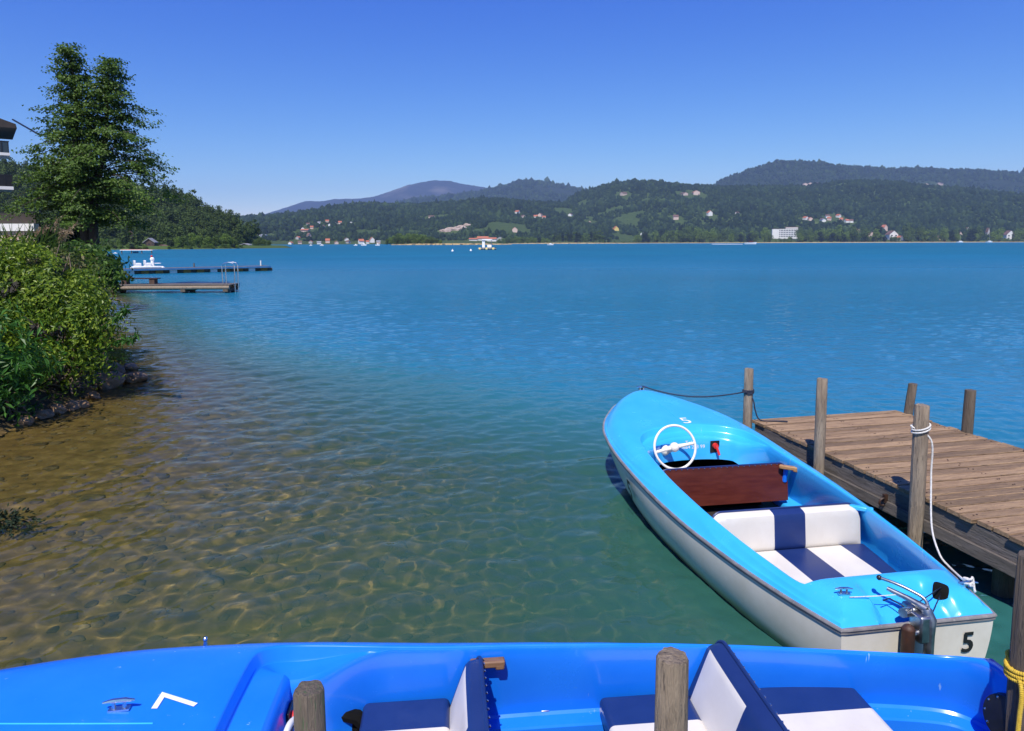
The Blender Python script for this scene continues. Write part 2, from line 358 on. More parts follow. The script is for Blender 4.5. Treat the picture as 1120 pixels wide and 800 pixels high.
# stones on the bed: uncountable, one object
def ico(sub=1):
    bm = bmesh.new(); bmesh.ops.create_icosphere(bm, subdivisions=sub, radius=1)
    V = np.array([v.co[:] for v in bm.verts]); Fc = np.array([[v.index for v in f.verts] for f in bm.faces]); bm.free(); return V, Fc
def scatter(name, P, S, protos, mats, squash=None, jit=.18, parent=None, smooth=True, seed=1, rot3=False):
    """P (n,3) positions, S (n,3) scales: lumpy copies of a prototype in one mesh"""
    r = np.random.default_rng(seed); Vp, Fp = protos; n = len(P); k = len(Vp)
    a = r.uniform(0, 2 * np.pi, n); ca, sa = np.cos(a), np.sin(a)
    V = np.repeat(Vp[None], n, 0) * (1 + r.normal(0, jit, (n, k, 1)))
    V = V * S[:, None, :]
    x = V[..., 0] * ca[:, None] - V[..., 1] * sa[:, None]; y = V[..., 0] * sa[:, None] + V[..., 1] * ca[:, None]
    V = np.stack([x, y, V[..., 2]], -1) + P[:, None, :]
    Fc = (Fp[None] + (np.arange(n) * k)[:, None, None]).reshape(-1, Fp.shape[1])
    return np_mesh(name, V.reshape(-1, 3), Fc, mats, parent, smooth)
n = 3000
sx = rng.uniform(-6.7, 2.2, n); sy = rng.uniform(3.0, 12.5, n); keep = (sx - shore_x(sy)) > .1; sx, sy = sx[keep], sy[keep]
ss = np.exp(rng.normal(math.log(.03), .5, len(sx))).clip(.012, .09)
P = np.stack([sx, sy, ground_z(sx, sy) - ss * .05], -1)
st = scatter('lake_stones', P, np.stack([ss * rng.uniform(.8, 1.5, len(ss)), ss, ss * .42], -1), ico(2), surf('bed_stones', (.09, .062, .022), (.22, .15, .05), 7, rough=.9, island=.45, c3=(.06, .06, .03)), jit=.07)
tag(st, kind='stuff'); st.cycles.is_caustics_receiver = True

# ------------------------------------------------------------------ water
def rows():
    ys = list(np.arange(-8, 2.9, .5)); y = 2.9
    while y < 9000:
        ys.append(y); y += max(.028, .0040 * y) if y < 160 else .02 * y
    return np.array(ys)
wy = rows(); ncol = 470
wc = np.linspace(-1.02, .98, ncol)
spread = np.maximum(wy, 7.0)
WX = wc[None, :] * spread[:, None] + 0 * wy[:, None]; WY = np.repeat(wy[:, None], ncol, 1)
WX = WX + 0.0
dsp = np.maximum(np.gradient(wy), spread * (wc[1] - wc[0]))[:, None]
WZ = np.zeros_like(WX)
r2 = np.random.default_rng(11)
for i in range(84):
    lam = float(np.exp(r2.uniform(math.log(.095), math.log(1.1))))
    th = r2.normal(0, 1.25) + R(-75)          # waves run towards the camera, a little from the right
    kx, ky = math.cos(th) * 2 * math.pi / lam, math.sin(th) * 2 * math.pi / lam
    slope = .0160 * (lam / .5) ** (-.12) * (1.25 if lam < .3 else 1.0)
    A = slope * lam / (2 * math.pi) * math.sqrt(2)
    att = sstep(lam / dsp, 2.5, 5.0)
    ph = kx * WX + ky * WY + r2.uniform(0, 6.28)
    WZ += A * att * (np.sin(ph) + .18 * np.sin(2 * ph + 1.57))
gust = .75 + .9 * (fbm(WX * .12, WY * .10, 3, 3) + .0)
calm = .55 + .45 * sstep(WX - shore_x(WY), .3, 5)     # sheltered under the bank
WZ *= np.clip(gust, .4, 1.4) * calm
dep = np.maximum(depth_at(WX, WY), 0)
water = np_mesh('lake_water', np.stack([WX, WY, WZ], -1).reshape(-1, 3), grid_faces(len(wy), ncol), [])
at = water.data.attributes.new('depth', 'FLOAT', 'POINT'); at.data.foreach_set('value', dep.astype(np.float32).ravel())
mt, nt, out = newmat('lake_water')
da = nt.nodes.new('ShaderNodeAttribute'); da.attribute_name = 'depth'
geo = nt.nodes.new('ShaderNodeNewGeometry'); sep = nt.nodes.new('ShaderNodeSeparateXYZ'); nt.links.new(geo.outputs['Position'], sep.inputs[0])
# bump for ripples finer than the mesh
mp = nt.nodes.new('ShaderNodeMapping'); mp.inputs['Scale'].default_value = (1, 1.5, 1); nt.links.new(geo.outputs['Position'], mp.inputs[0])
n1 = nd(nt, 'ShaderNodeTexNoise', Scale=2.2, Detail=5, Roughness=.62); nt.links.new(mp.outputs[0], n1.inputs['Vector'])
n2 = nd(nt, 'ShaderNodeTexNoise', Scale=.06, Detail=4, Roughness=.55)
mp2 = nt.nodes.new('ShaderNodeMapping'); mp2.inputs['Scale'].default_value = (.35, 1, 1); nt.links.new(geo.outputs['Position'], mp2.inputs[0]); nt.links.new(mp2.outputs[0], n2.inputs['Vector'])
far = ramp(nt, sep.outputs[1], 7, 50)
bs = nt.nodes.new('ShaderNodeMath'); bs.operation = 'MULTIPLY'; nt.links.new(far, bs.inputs[0]); nt.links.new(ramp_out(nt, n2.outputs[0], .25, 1.15), bs.inputs[1])
bp = nd(nt, 'ShaderNodeBump', Distance=.75); nt.links.new(bs.outputs[0], bp.inputs['Strength'])
mp3 = nt.nodes.new('ShaderNodeMapping'); mp3.inputs['Scale'].default_value = (.55, 1.2, 1); nt.links.new(geo.outputs['Position'], mp3.inputs[0])
n3 = nd(nt, 'ShaderNodeTexNoise', Scale=.42, Detail=5, Roughness=.68); nt.links.new(mp3.outputs[0], n3.inputs['Vector'])
hm = nt.nodes.new('ShaderNodeMath'); hm.operation = 'MULTIPLY'; nt.links.new(n3.outputs[0], hm.inputs[0]); nt.links.new(ramp_out(nt, ramp(nt, sep.outputs[1], 25, 300), 0, 6.0), hm.inputs[1])
ha = nt.nodes.new('ShaderNodeMath'); ha.operation = 'ADD'; nt.links.new(n1.outputs[0], ha.inputs[0]); nt.links.new(hm.outputs[0], ha.inputs[1]); nt.links.new(ha.outputs[0], bp.inputs['Height'])
rf = nd(nt, 'ShaderNodeBsdfRefraction', Roughness=0, IOR=1.33); rf.inputs['Color'].default_value = (.93, .97, .93, 1)
gs = nd(nt, 'ShaderNodeBsdfGlossy', Roughness=.02); fr = nd(nt, 'ShaderNodeFresnel', IOR=1.22)      # reflection kept low: seen through a polariser
gl = nt.nodes.new('ShaderNodeMixShader'); nt.links.new(fr.outputs[0], gl.inputs[0]); nt.links.new(rf.outputs[0], gl.inputs[1]); nt.links.new(gs.outputs[0], gl.inputs[2])
pr = nd(nt, 'ShaderNodeBsdfPrincipled', Roughness=.04); pr.inputs['IOR'].default_value = 1.28
rr = ramp_out(nt, ramp(nt, sep.outputs[1], 15, 160), .04, .68); nt.links.new(rr, pr.inputs['Roughness'])
nt.links.new(bp.outputs[0], pr.inputs['Normal'])
dcol = mixc(nt, ramp(nt, da.outputs['Fac'], .5, 1.7), (.042, .125, .066), (.012, .14, .19))
dcol = mixc(nt, ramp(nt, da.outputs['Fac'], 1.2, 2.8), dcol, (.011, .148, .255))
nt.links.new(dcol, pr.inputs['Base Color'])
def mth(op, a, b=None):
    n = nt.nodes.new('ShaderNodeMath'); n.operation = op
    for i, v in enumerate((a, b)):
        if v is None: continue
        if isinstance(v, (int, float)): n.inputs[i].default_value = v
        else: nt.links.new(v, n.inputs[i])
    return n.outputs[0]
q = mth('MULTIPLY', da.outputs['Fac'], 1 / .80); q = mth('POWER', q, 2.2)
turb = mth('SUBTRACT', 1.0, mth('EXPONENT', mth('MULTIPLY', q, -1.0)))
mx = nt.nodes.new('ShaderNodeMixShader'); nt.links.new(turb, mx.inputs[0]); nt.links.new(gl.outputs[0], mx.inputs[1]); nt.links.new(pr.outputs[0], mx.inputs[2])
nt.links.new(mx.outputs[0], out.inputs[0])
water.data.materials.append(mt); tag(water, kind='structure'); water.cycles.is_caustics_caster = True
# ------------------------------------------------------------------ boats
def catmull(P, n=12, closed=False):
    P = [np.array(p, float) for p in P]; out = []
    N = len(P); rngi = range(N if closed else N - 1)
    for i in rngi:
        g = (lambda k: P[k % N]) if closed else (lambda k: P[min(max(k, 0), N - 1)])
        p0, p1, p2, p3 = g(i - 1), g(i), g(i + 1), g(i + 2)
        for t in np.arange(n) / n:
            out.append(.5 * ((2 * p1) + (-p0 + p2) * t + (2 * p0 - 5 * p1 + 4 * p2 - p3) * t * t + (-p0 + 3 * p1 - 3 * p2 + p3) * t ** 3))
    if not closed: out.append(P[-1])
    return np.array(out)
def resample(P, n, closed=False):
    if closed: P = np.vstack([P, P[:1]])
    s = np.concatenate([[0], np.cumsum(np.linalg.norm(np.diff(P, axis=0), axis=1))])
    t = np.linspace(0, s[-1], n, endpoint=not closed)
    return np.stack([np.interp(t, s, P[:, i]) for i in range(P.shape[1])], -1)
def text_mesh(txt, size, bold=0.0):
    cu = bpy.data.curves.new('lettering', 'FONT'); cu.body = txt; cu.size = size; cu.align_x = 'CENTER'; cu.align_y = 'CENTER'; cu.resolution_u = 3; cu.offset = bold
    o = bpy.data.objects.new('lettering', cu); COL.objects.link(o); bpy.context.view_layer.update()
    me = bpy.data.meshes.new_from_object(o.evaluated_get(bpy.context.evaluated_depsgraph_get())); bpy.data.objects.remove(o)
    bm = bmesh.new(); bm.from_mesh(me); bmesh.ops.triangulate(bm, faces=bm.faces)
    for _ in range(2):
        long = [e for e in bm.edges if e.calc_length() > size * .16]
        if long: bmesh.ops.subdivide_edges(bm, edges=long, cuts=1); bmesh.ops.triangulate(bm, faces=bm.faces)
    bm.to_mesh(me); bm.free(); return me
HALF = [(0, .495), (.37, .60), (.75, .685), (1.1, .745), (1.5, .80), (2, .838), (2.5, .85), (3, .848), (3.4, .82), (3.75, .765), (4.05, .665), (4.3, .54), (4.5, .42), (4.65, .29), (4.75, .15), (4.78, 0)]
def make_boat(pos, rz, label, lx, by, s0, s1, crown, mblue, opening, number, steps):
    root = empty('motor_boat', (pos[0], pos[1], 0), rz); tag(root, label, 'boat', 'blue electric boats at the landing stage')
    L = 4.78 * lx
    half = np.array(HALF) * np.array([lx, by])
    curve = catmull(np.vstack([half, (half[:-1] * [1, -1])[::-1]]), 10)       # stern port -> bow -> stern starboard
    side = resample(curve, 230); tr = np.stack([np.zeros(32), np.linspace(side[-1, 1], side[0, 1], 34)[1:-1]], -1)
    O = np.vstack([side, tr]); N = len(O)
    ctr = np.array([1.7 * lx, 0.0])
    op = np.array(opening); op = np.vstack([op, (op[1:-1] * [1, -1])[::-1]]) if abs(op[-1, 1]) < 1e-6 else op
    opc = catmull(op * np.array([lx, by]), 12, True)
    I = np.zeros_like(O)
    for i, q in enumerate(O):                                               # where the ray centre -> rim crosses the opening
        d = q - ctr; best = 0
        A = opc - ctr; B = np.roll(opc, -1, 0) - ctr; e = B - A
        den = d[0] * e[:, 1] - d[1] * e[:, 0]; den = np.where(abs(den) < 1e-12, 1e-12, den)
        t = (A[:, 0] * e[:, 1] - A[:, 1] * e[:, 0]) / den; u = (A[:, 0] * d[1] - A[:, 1] * d[0]) / den
        ok = (u >= -1e-6) & (u <= 1 + 1e-6) & (t > 0)
        I[i] = ctr + d * (t[ok].min() if ok.any() else .7)
    def sheer(x): return s0 + s1 * np.clip(x / L, 0, 1) ** 2
    pc = curve[: 10 * (len(half) - 1) + 1]
    def bw(x): return np.interp(x, pc[:, 0], pc[:, 1])
    def hull_pt(x, y, k):                                                    # k 0 at the rail, 1 at the keel
        u = np.clip(x / L, 0, 1); bowf = sstep(u, .45, 1.0)
        side_f = 1 - .01 * k - (.40 + .1 * bowf) * k ** 2 - .55 * np.clip((k - .55) / .45, 0, 1) ** 2 - .30 * bowf * k ** .9
        xx = x - (.13 * L * bowf ** 2) * k ** .9 + .03 * k * (1 - sstep(u, 0, .03))
        return xx, y * np.clip(side_f, .0, 1), (sheer(x) - .03) * (1 - k) + (-.30) * k
    def inside(Q, z, gap=.03):
        """keep the inner moulding inside the hull"""
        k = np.clip((sheer(Q[:, 0]) - .03 - z) / (sheer(Q[:, 0]) + .27), 0, 1)
        lim = hull_pt(Q[:, 0], bw(Q[:, 0]), k)[1] - gap
        Q = Q.copy(); Q[:, 1] = np.clip(Q[:, 1], -np.maximum(lim, .02), np.maximum(lim, .02)); return Q
    def zd(x, y):
        P = np.stack([np.ravel(x), np.ravel(y)], -1); d = np.min(np.linalg.norm(P[:, None, :] - O[None], axis=2), 1)
        z = sheer(P[:, 0]) + .115 * (1 - np.exp(-(d / .075) ** 1.5)) + crown * np.clip(1 - (P[:, 1] / np.maximum(bw(P[:, 0]), .05)) ** 2, 0, 1) * sstep(P[:, 0], 2.4 * lx, 3.3 * lx)
        if steps == 'well':                                                 # sunk well in front of the motor
            xx, yy = P[:, 0], P[:, 1]
            z -= .075 * sstep(.245 - abs(yy + .02) - .12 * xx, -.04, .04) * sstep(xx, .0, .02) * sstep(.27 - xx, -.04, .06)
        return z
    rings = []; midx = []
    S = np.concatenate([np.linspace(0, .2, 8)[:-1], np.linspace(.2, 1, 15)])
    S = np.concatenate([[0], (np.linspace(0, 1, 26)[1:]) ** 1.25])
    for s in S:
        Q = O * (1 - s) + I * s; rings.append(np.column_stack([Q, zd(Q[:, 0], Q[:, 1])]))
    tan = np.roll(I, -1, 0) - np.roll(I, 1, 0); tan /= np.linalg.norm(tan, axis=1)[:, None] + 1e-9
    nin = np.stack([-tan[:, 1], tan[:, 0]], -1); flip = np.sign(np.sum(nin * (ctr - I), 1)); nin *= flip[:, None]
    for _ in range(6): nin = (np.roll(nin, 1, 0) + nin + np.roll(nin, -1, 0)) / 3
    nin /= np.linalg.norm(nin, axis=1)[:, None]
    wf = sstep(I[:, 0], 2.75 * lx, 3.15 * lx); zi = rings[-1][:, 2]
    def add_ring(off, z, fwd=None):
        Q = I + nin * off[:, None]
        if fwd is not None: Q = Q.copy(); Q[:, 0] += fwd
        rings.append(np.column_stack([inside(Q, z), z]))
    one = np.ones(N)
    add_ring(.005 * one, zi - .002); add_ring(.009 * one, zi - .007)
    add_ring(.011 + .006 * wf, zi - .014 - .045 * wf); add_ring(.012 + .014 * wf, zi - .018 - .052 * wf)
    add_ring(.0125 + .14 * wf, zi - .024 - .055 * wf); add_ring(.013 + .156 * wf, zi - .032 - .060 * wf); add_ring(.0135 + .166 * wf, zi - .050 - .068 * wf); add_ring(.014 + .17 * wf, zi - .080 - .085 * wf)
    n_blue = len(rings)
    zl = (.15 if steps == 'well' else .235); off_s = (-.06 if steps == 'well' else -.02); fz = (.22 if steps == 'well' else .11)
    for k in (.33, .66): add_ring((.014 + .17 * wf) * (1 - k) + (off_s * (1 - wf) + .2 * wf) * k, (zi - .080 - .085 * wf) * (1 - k) + (zl + fz * wf) * k)
    add_ring(off_s * (1 - wf) + .2 * wf, zl + fz * wf)
    add_ring((off_s + .012) * (1 - wf) + .2 * wf, zl - .012 + fz * wf)
    i_side = len(rings)
    add_ring(.055 * (1 - wf) + .2 * wf, (zl - .02) * (1 - wf) + (zl + fz - .01) * wf, .55 * lx * wf)
    add_ring(.062 * (1 - wf) + .2 * wf, (zl - .03) * (1 - wf) + (zl + fz - .015) * wf, .6 * lx * wf)
    add_ring(.065 * (1 - wf) + .2 * wf, .085 * one, .6 * lx * wf)
    V = np.vstack(rings); nr = len(rings); Fc = []; mi = []
    for r in range(nr - 1):
        for i in range(N):
            j = (i + 1) % N; Fc.append((r * N + i, r * N + j, (r + 1) * N + j, (r + 1) * N + i))
            mi.append(1 if (r >= i_side - 1 and wf[i] > .4) else 0)  # footwell under the dash: its shade is painted in as near black
    deck = np_mesh('deck', V, np.array(Fc)[:, ::-1], [mblue, M['void']], root, True, mi)
    try: deck.data.set_sharp_from_angle(angle=R(33))
    except Exception: pass
    fl = rings[-1]; b = MB(); b.add(fl, [tuple(range(N))]); b.build('floor', M['sole'], root)
    # rub rail round the rim
    prof = [(-.004, .004), (.010, .006), (.017, -.003), (.017, -.010), (.010, -.013), (.010, -.030), (-.02, -.033)]
    to = np.roll(O, -1, 0) - np.roll(O, 1, 0); to /= np.linalg.norm(to, axis=1)[:, None]; no = np.stack([to[:, 1], -to[:, 0]], -1)
    no *= np.sign(np.sum(no * (O - ctr), 1))[:, None]
    zs = sheer(O[:, 0]); RV = np.vstack([np.column_stack([O + no * a, zs + c]) for a, c in prof])
    Fc = [(k * N + i, k * N + (i + 1) % N, (k + 1) * N + (i + 1) % N, (k + 1) * N + i) for k in range(len(prof) - 1) for i in range(N)]
    rr_ = np_mesh('rub_rail', RV, Fc, M['rail'], root)
    try: rr_.data.set_sharp_from_angle(angle=R(50))
    except Exception: pass
    # hull
    HV = []; ks = np.linspace(0, 1, 16)
    for k in ks:
        xx, yy, z = hull_pt(O[:, 0], O[:, 1], k); HV.append(np.column_stack([xx, yy, z]))
    nh = len(ks); Fc = [(k * N + i, k * N + (i + 1) % N, (k + 1) * N + (i + 1) % N, (k + 1) * N + i) for k in range(nh - 1) for i in range(N)]
    hull = np_mesh('hull', np.vstack(HV), Fc, M['hull_stained'], root)
    try: hull.data.set_sharp_from_angle(angle=R(40))
    except Exception: pass
    hull.cycles.is_caustics_receiver = True
    def X(v): return v * lx
    # numbers
    def mark(name, me, mat, fn, parent):
        me.materials.clear(); me.materials.append(mat)
        for v in me.vertices: v.co = fn(v.co.x, v.co.y)
        link(bpy.data.objects.new(name, me), parent)
    def on_deck(cx_, cy_):
        def f(a, c): x, y = cx_ + c, cy_ - a; return (x, y, float(zd(x, y)[0]) + .004)
        return f
    mark('bow_number', text_mesh(number, (.25 if number == '5' else .24)), M['white_paint'], on_deck(X(3.47) if number == '5' else 3.85, -.06 if number == '5' else -.13), root)
    b = MB()                                                               # seam along the foredeck
    xs = np.linspace(X(3.50), L - .08, 24); zz = zd(xs, xs * 0)
    b.tube([(x, 0, z) for x, z in zip(xs, zz)], .0035, 6); b.build('deck_seam', mblue if number == '5' else M['light_blue'], root, True)
    for sgn in ((1, -1) if number == '5' else ()):
        def on_hull(a, c, sgn=sgn):
            x0 = 2.62 - sgn * a * 1.0; k = (.16 - c) / .74
            y0 = float(bw(x0)); xx, yy, z = hull_pt(np.array(x0), np.array(y0), k)
            return (float(xx), sgn * (float(yy) + .028), float(z))
        mark('side_number', text_mesh(number, .25, .006), M['black_paint'], on_hull, root)
    if number == '5':
        mark('stern_number', text_mesh('5', .18, .003), M['black_paint'], lambda a, c: (-.005 + .03 * (.37 - (.235 + c)) / .67 - .004, -.33 - a, .235 + c), root)
        for i_, (t_, yy_, zz_, sz) in enumerate((('Tel.', -.03, .575, .06), ('0664 273 99', -.06, .527, .062))):
            me = text_mesh(t_, sz)
            mark('dash_lettering', me, M['white_paint'], lambda a, c, yy_=yy_, zz_=zz_: (dash_x(yy_ - a, zz_ + c) - .004, yy_ - a, zz_ + c), root) if False else None
    # ---- cushions
    wv = [M['navy'], M['white_vinyl'], M['mahogany'], M['chrome']]
    def stripe(y, edges, lim=.42): 
        a = abs(y) / by
        if a < .13: return 0
        if a < lim or not edges: return 1
        return 0
    def cushion(x0, x1, wy_, z0, z1, name='seat_cushion', w0=None):
        ys = sorted(set([-wy_, wy_] + [s * v * by for s in (-1, 1) for v in (.13, .42) if v * by < wy_]))
        b = MB(); n = len(ys); V = []
        w0 = w0 or wy_
        for y in ys:
            ya = max(-w0, min(w0, y)); V += [(x0, ya, z0), (x1, y, z0), (x1, y, z1), (x0, ya, z1)]
        Fs = []; ms = []
        for i in range(n - 1):
            o = i * 4
            for a in range(4): Fs.append((o + a, o + (a + 1) % 4, o + 4 + (a + 1) % 4, o + 4 + a)); ms.append(stripe((ys[i] + ys[i + 1]) / 2, True))
        Fs += [(0, 1, 2, 3), (4 * n - 1, 4 * n - 2, 4 * n - 3, 4 * n - 4)]; ms += [0, 0]
        for f, m_ in zip(Fs, ms): b.f.append(list(f)); b.m.append(m_)
        b.v = V; return b.build(name, wv, root, bevel=.03, segs=4)
    def backrest(x0, wy_, z0, z1, pad, edges, lean):
        """pad=+1: the padded face looks to the bow; -1: to the stern"""
        ny, nz_ = 64, 14; rc = .085; V = []; Fs = []; ms = []
        ys = np.linspace(-wy_, wy_, ny)
        for st in (.13, wy_ / by - .075):
            for s in (-1, 1): 
                k = np.argmin(abs(ys - s * st * by)); ys[k] = s * st * by
        def top(y):
            e = wy_ - abs(y); return z1 - (rc - math.sqrt(max(0, rc * rc - max(0, rc - e) ** 2)) if e < rc else 0)
        def xl(z): return x0 + lean * (z - z0)
        for face in (0, 1):
            for i, y in enumerate(ys):
                for j in range(nz_):
                    t = j / (nz_ - 1); zt = top(y); z = z0 + (zt - z0) * t
                    puff = .05 + .022 * (1 - (2 * t - 1) ** 10) * (1 - (abs(y) / wy_) ** 10)
                    V.append((xl(z) + (pad * puff if face else -pad * .008), y, z - (.012 if face and j == nz_ - 1 else 0)))
        def id_(f, i, j): return f * ny * nz_ + i * nz_ + j
        for i in range(ny - 1):
            for j in range(nz_ - 1):
                Fs.append((id_(0, i, j), id_(0, i + 1, j), id_(0, i + 1, j + 1), id_(0, i, j + 1))); ms.append(2)
                Fs.append((id_(1, i, j), id_(1, i, j + 1), id_(1, i + 1, j + 1), id_(1, i + 1, j))); ms.append(0 if (j >= nz_ - (2 if edges else 0)) else stripe((ys[i] + ys[i + 1]) / 2, edges, wy_ / by - .075))
            Fs.append((id_(0, i, nz_ - 1), id_(0, i + 1, nz_ - 1), id_(1, i + 1, nz_ - 1), id_(1, i, nz_ - 1))); ms.append(0 if edges else stripe((ys[i] + ys[i + 1]) / 2, False))
            Fs.append((id_(0, i, 0), id_(1, i, 0), id_(1, i + 1, 0), id_(0, i + 1, 0))); ms.append(0)
        for i in (0, ny - 1):
            for j in range(nz_ - 1): Fs.append((id_(0, i, j), id_(0, i, j + 1), id_(1, i, j + 1), id_(1, i, j))); ms.append(0)
        b = MB(); b.v = V
        for f, m_ in zip(Fs, ms): b.f.append(list(f)); b.m.append(m_)
        o = b.build('backrest', wv, root, smooth=True)
        b = MB(); pts = [(xl(top(y)) + .002, y, top(y) + .003) for y in np.linspace(-wy_ + .004, wy_ - .004, 60)]
        b.tube(pts, .009, 6); b.build('piping', M['navy'], o, True)
        b = MB(); b.ball((0, 0, 0), .006, n=4); rv = b.build('rivet', M['chrome'], o, True); me_ = rv.data
        for k_, y in enumerate(np.linspace(-wy_ + .05, wy_ - .05, 22)):
            q_ = rv if k_ == 0 else link(bpy.data.objects.new('rivet', me_), o)
            q_.location = (xl(top(y)) - pad * .012, y, top(y) - .004)
        return o
    def arm(x, y, z, sgn, dirx, mat, name='hinge_arm', arot=0.0):
        b = MB(); b.tube([(x - .02 * dirx, y, z - .16), (x, y, z - .02)], .022, 8, 1)
        b.box((x + .05 * dirx, y, z), (.17, .045, .035), mi=0, rz=arot); b.box((x + .05 * dirx + .06 * dirx * math.cos(arot), y + .06 * dirx * math.sin(arot), z - .014), (.045, .046, .03), mi=0, rz=arot)
        b.build(name, [mat, M['deep_blue']], root, bevel=.008)
    if number == '5':
        cushion(2.53, 3.0, .55, .19, .29); cushion(1.46, 1.9, .6, .19, .29); cushion(.42, 1.345, .635, .155, .235, w0=.50)
        for a, c in ((2.56, 2.98), (1.5, 1.86)): bb = MB(); bb.box(((a + c) / 2, 0, .14), (c - a, .9, .12)); bb.build('seat_base', M['void'], root)
        bb = MB(); bb.box((.88, 0, .12), (.86, .9, .08)); bb.build('seat_base', M['void'], root)
        backrest(2.42, .635, .17, .515, 1, True, .12); backrest(1.40, .615, .215, .52, -1, False, .10)
        arm(2.42, -.605, .50, -1, -1, M['wood_arm'], arot=.9); arm(1.42, -.62, .50, -1, -1, M['light_blue'], arot=.9)
        bb = MB(); bb.box((2.3, -.3, .12), (.06, .8, .05)); bb.build('floor_bearer', M['oldwood_arm'], root, bevel=.006)
    else:
        cushion(X(2.48), X(2.48) + .42, .60, .24, .385); cushion(X(1.40), X(1.40) + .46, .60, .22, .33); cushion(X(.62), X(1.29), .60, .22, .325)
        for a, c in ((2.52, 2.84), (1.44, 1.78), (.66, 1.22)): bb = MB(); bb.box((X((a + c) / 2), 0, .15), (X(c - a), 1.0, .13)); bb.build('seat_base', M['void'], root)
        backrest(X(2.40) + .075, .61, .22, .60, 1, True, -.36); backrest(X(1.30) + .085, .61, .22, .605, 1, True, -.36)
        arm(X(2.36), -.575, .555, -1, -1, M['oldwood_arm'])
        # white jump seat, and a black panel painting in the shaded footwell opening
        bb = MB(); bb.ball((X(2.96), -.28, .2), .2, (.9, 1.15, .75), n=12); bb.build('rounded_cushion', M['white_vinyl'], root, True)
        bb = MB(); bb.tube([(X(3.22), -.52, .10), (X(3.16), -.545, .31), (X(3.02), -.55, .39), (X(2.88), -.55, .34), (X(2.78), -.55, .2), (X(2.74), -.55, .09)], .035, 8); bb.box((X(2.98), -.56, .22), (.40, .02, .26)); bb.build('footwell_shade_panel', M['void'], root, True)
        bb = MB(); bb.tube([(X(3.02), -.53, .30), (X(2.82), -.53, .22)], .018, 8); bb.build('wooden_bar', M['wood_arm'], root, True)
        # round black inspection hatch on the stern wall
        bb = MB(); pts = [(X(.30) + .13, .0 - .02, .36), (X(.30) + .155, -.02, .36)]
        c0 = Vector((X(.15) + .03, -.15, .40)); ax_ = Vector((1, .12, .18)).normalized()
        bb.tube([c0, c0 + ax_ * .03], [.105, .098], 28)
        a_ = ax_.orthogonal().normalized(); b_ = ax_.cross(a_)
        for k in range(10): bb.ball(c0 + ax_ * .03 + (a_ * math.cos(k * .628) + b_ * math.sin(k * .628)) * .085, .007, mi=1, n=4)
        bb.build('round_hatch', [M['black'], M['chrome']], root, True)
        bb = MB(); bb.box((X(2.05), -.652, .222), (.045, .03, .035)); bb.build('ledge_bracket', M['alu'], root, bevel=.004)
    # ---- dashboard
    dz = lambda y: float(sheer(3.3 * lx))
    k0 = int(np.argmin(abs(O[:230, 0] - L)));  wall_top = rings[n_blue - 1]; wall_bot = rings[i_side - 1]
    def dash_pt(y, z):
        """point on the dash wall at height z and breadth y"""
        sel = [i for i in range(N) if wf[i] > .5]; sel.sort(key=lambda i: wall_top[i][1])
        yt = [wall_top[i][1] for i in sel]; xt = np.interp(y, yt, [wall_top[i][0] for i in sel]); zt = np.interp(y, yt, [wall_top[i][2] for i in sel])
        sel.sort(key=lambda i: wall_bot[i][1]); yb = [wall_bot[i][1] for i in sel]; xb = np.interp(y, yb, [wall_bot[i][0] for i in sel]); zb = np.interp(y, yb, [wall_bot[i][2] for i in sel])
        t = (z - zb) / (zt - zb); return Vector((xb + (xt - xb) * t, y, z))
    if number == '5':
        for t_, yy_, zz_, sz in (('Tel.', .03, .535, .055), ('0664 273 99', -.01, .49, .052)):
            me = text_mesh(t_, sz); me.materials.clear(); me.materials.append(M['white_paint'])
            for v in me.vertices:
                q = dash_pt(yy_ - v.co.x, zz_ + v.co.y); v.co = (q.x - .004, q.y, q.z)
            link(bpy.data.objects.new('dash_lettering', me), root)
    sw_y, sw_z = (-.24, .49) if number == '5' else (-.35, .49)
    q = dash_pt(sw_y, sw_z); b = MB(); b.box(q + Vector((-.006, 0, 0)), (.012, .10, .125))
    sw = b.build('switch_panel', M['black'], root, bevel=.004)
    b = MB(); b.tube([q + Vector((-.01, 0, .01)), q + Vector((-.045, 0, .01))], [.032, .026], 16); b.tube([q + Vector((-.04, 0, .02)), q + Vector((-.085, -.015, -.07))], [.015, .012], 8); b.build('lever', M['red'], sw, True)
    if number == '5': hub = Vector((2.93, .285, .575)); wr = .213
    else: hub = Vector((X(2.97), .14, .60)); wr = .205
    axw = Vector((-1, 0, .30)).normalized(); b = MB(); b.torus(hub, wr, .0125, axw, 56, 10)
    up_ = (Vector((0, 0, 1)) - axw * axw.z).normalized(); rt_ = axw.cross(up_)
    for s_ in (-1, 1):
        d_ = (rt_ * s_ * .98 - up_ * .02 + up_ * s_ * -.17).normalized()
        b.tube([hub - axw * .03, hub + d_ * wr * .5 - axw * .012, hub + d_ * (wr - .005)], [.026, .018, .014], 10)
    b.ball(hub - axw * .015, .048, n=10)
    wh = b.build('steering_wheel', M['ivory'], root, True)
    q2 = dash_pt(hub.y, .47); b = MB(); b.tube([hub - axw * .03, q2 + Vector((.02, 0, 0))], [.035, .035], 12); b.ball(q2 + Vector((-.02, .03, .02)), .05, (1, 1, 1.1), n=8); b.build('steering_column', M['ivory'], wh, True)
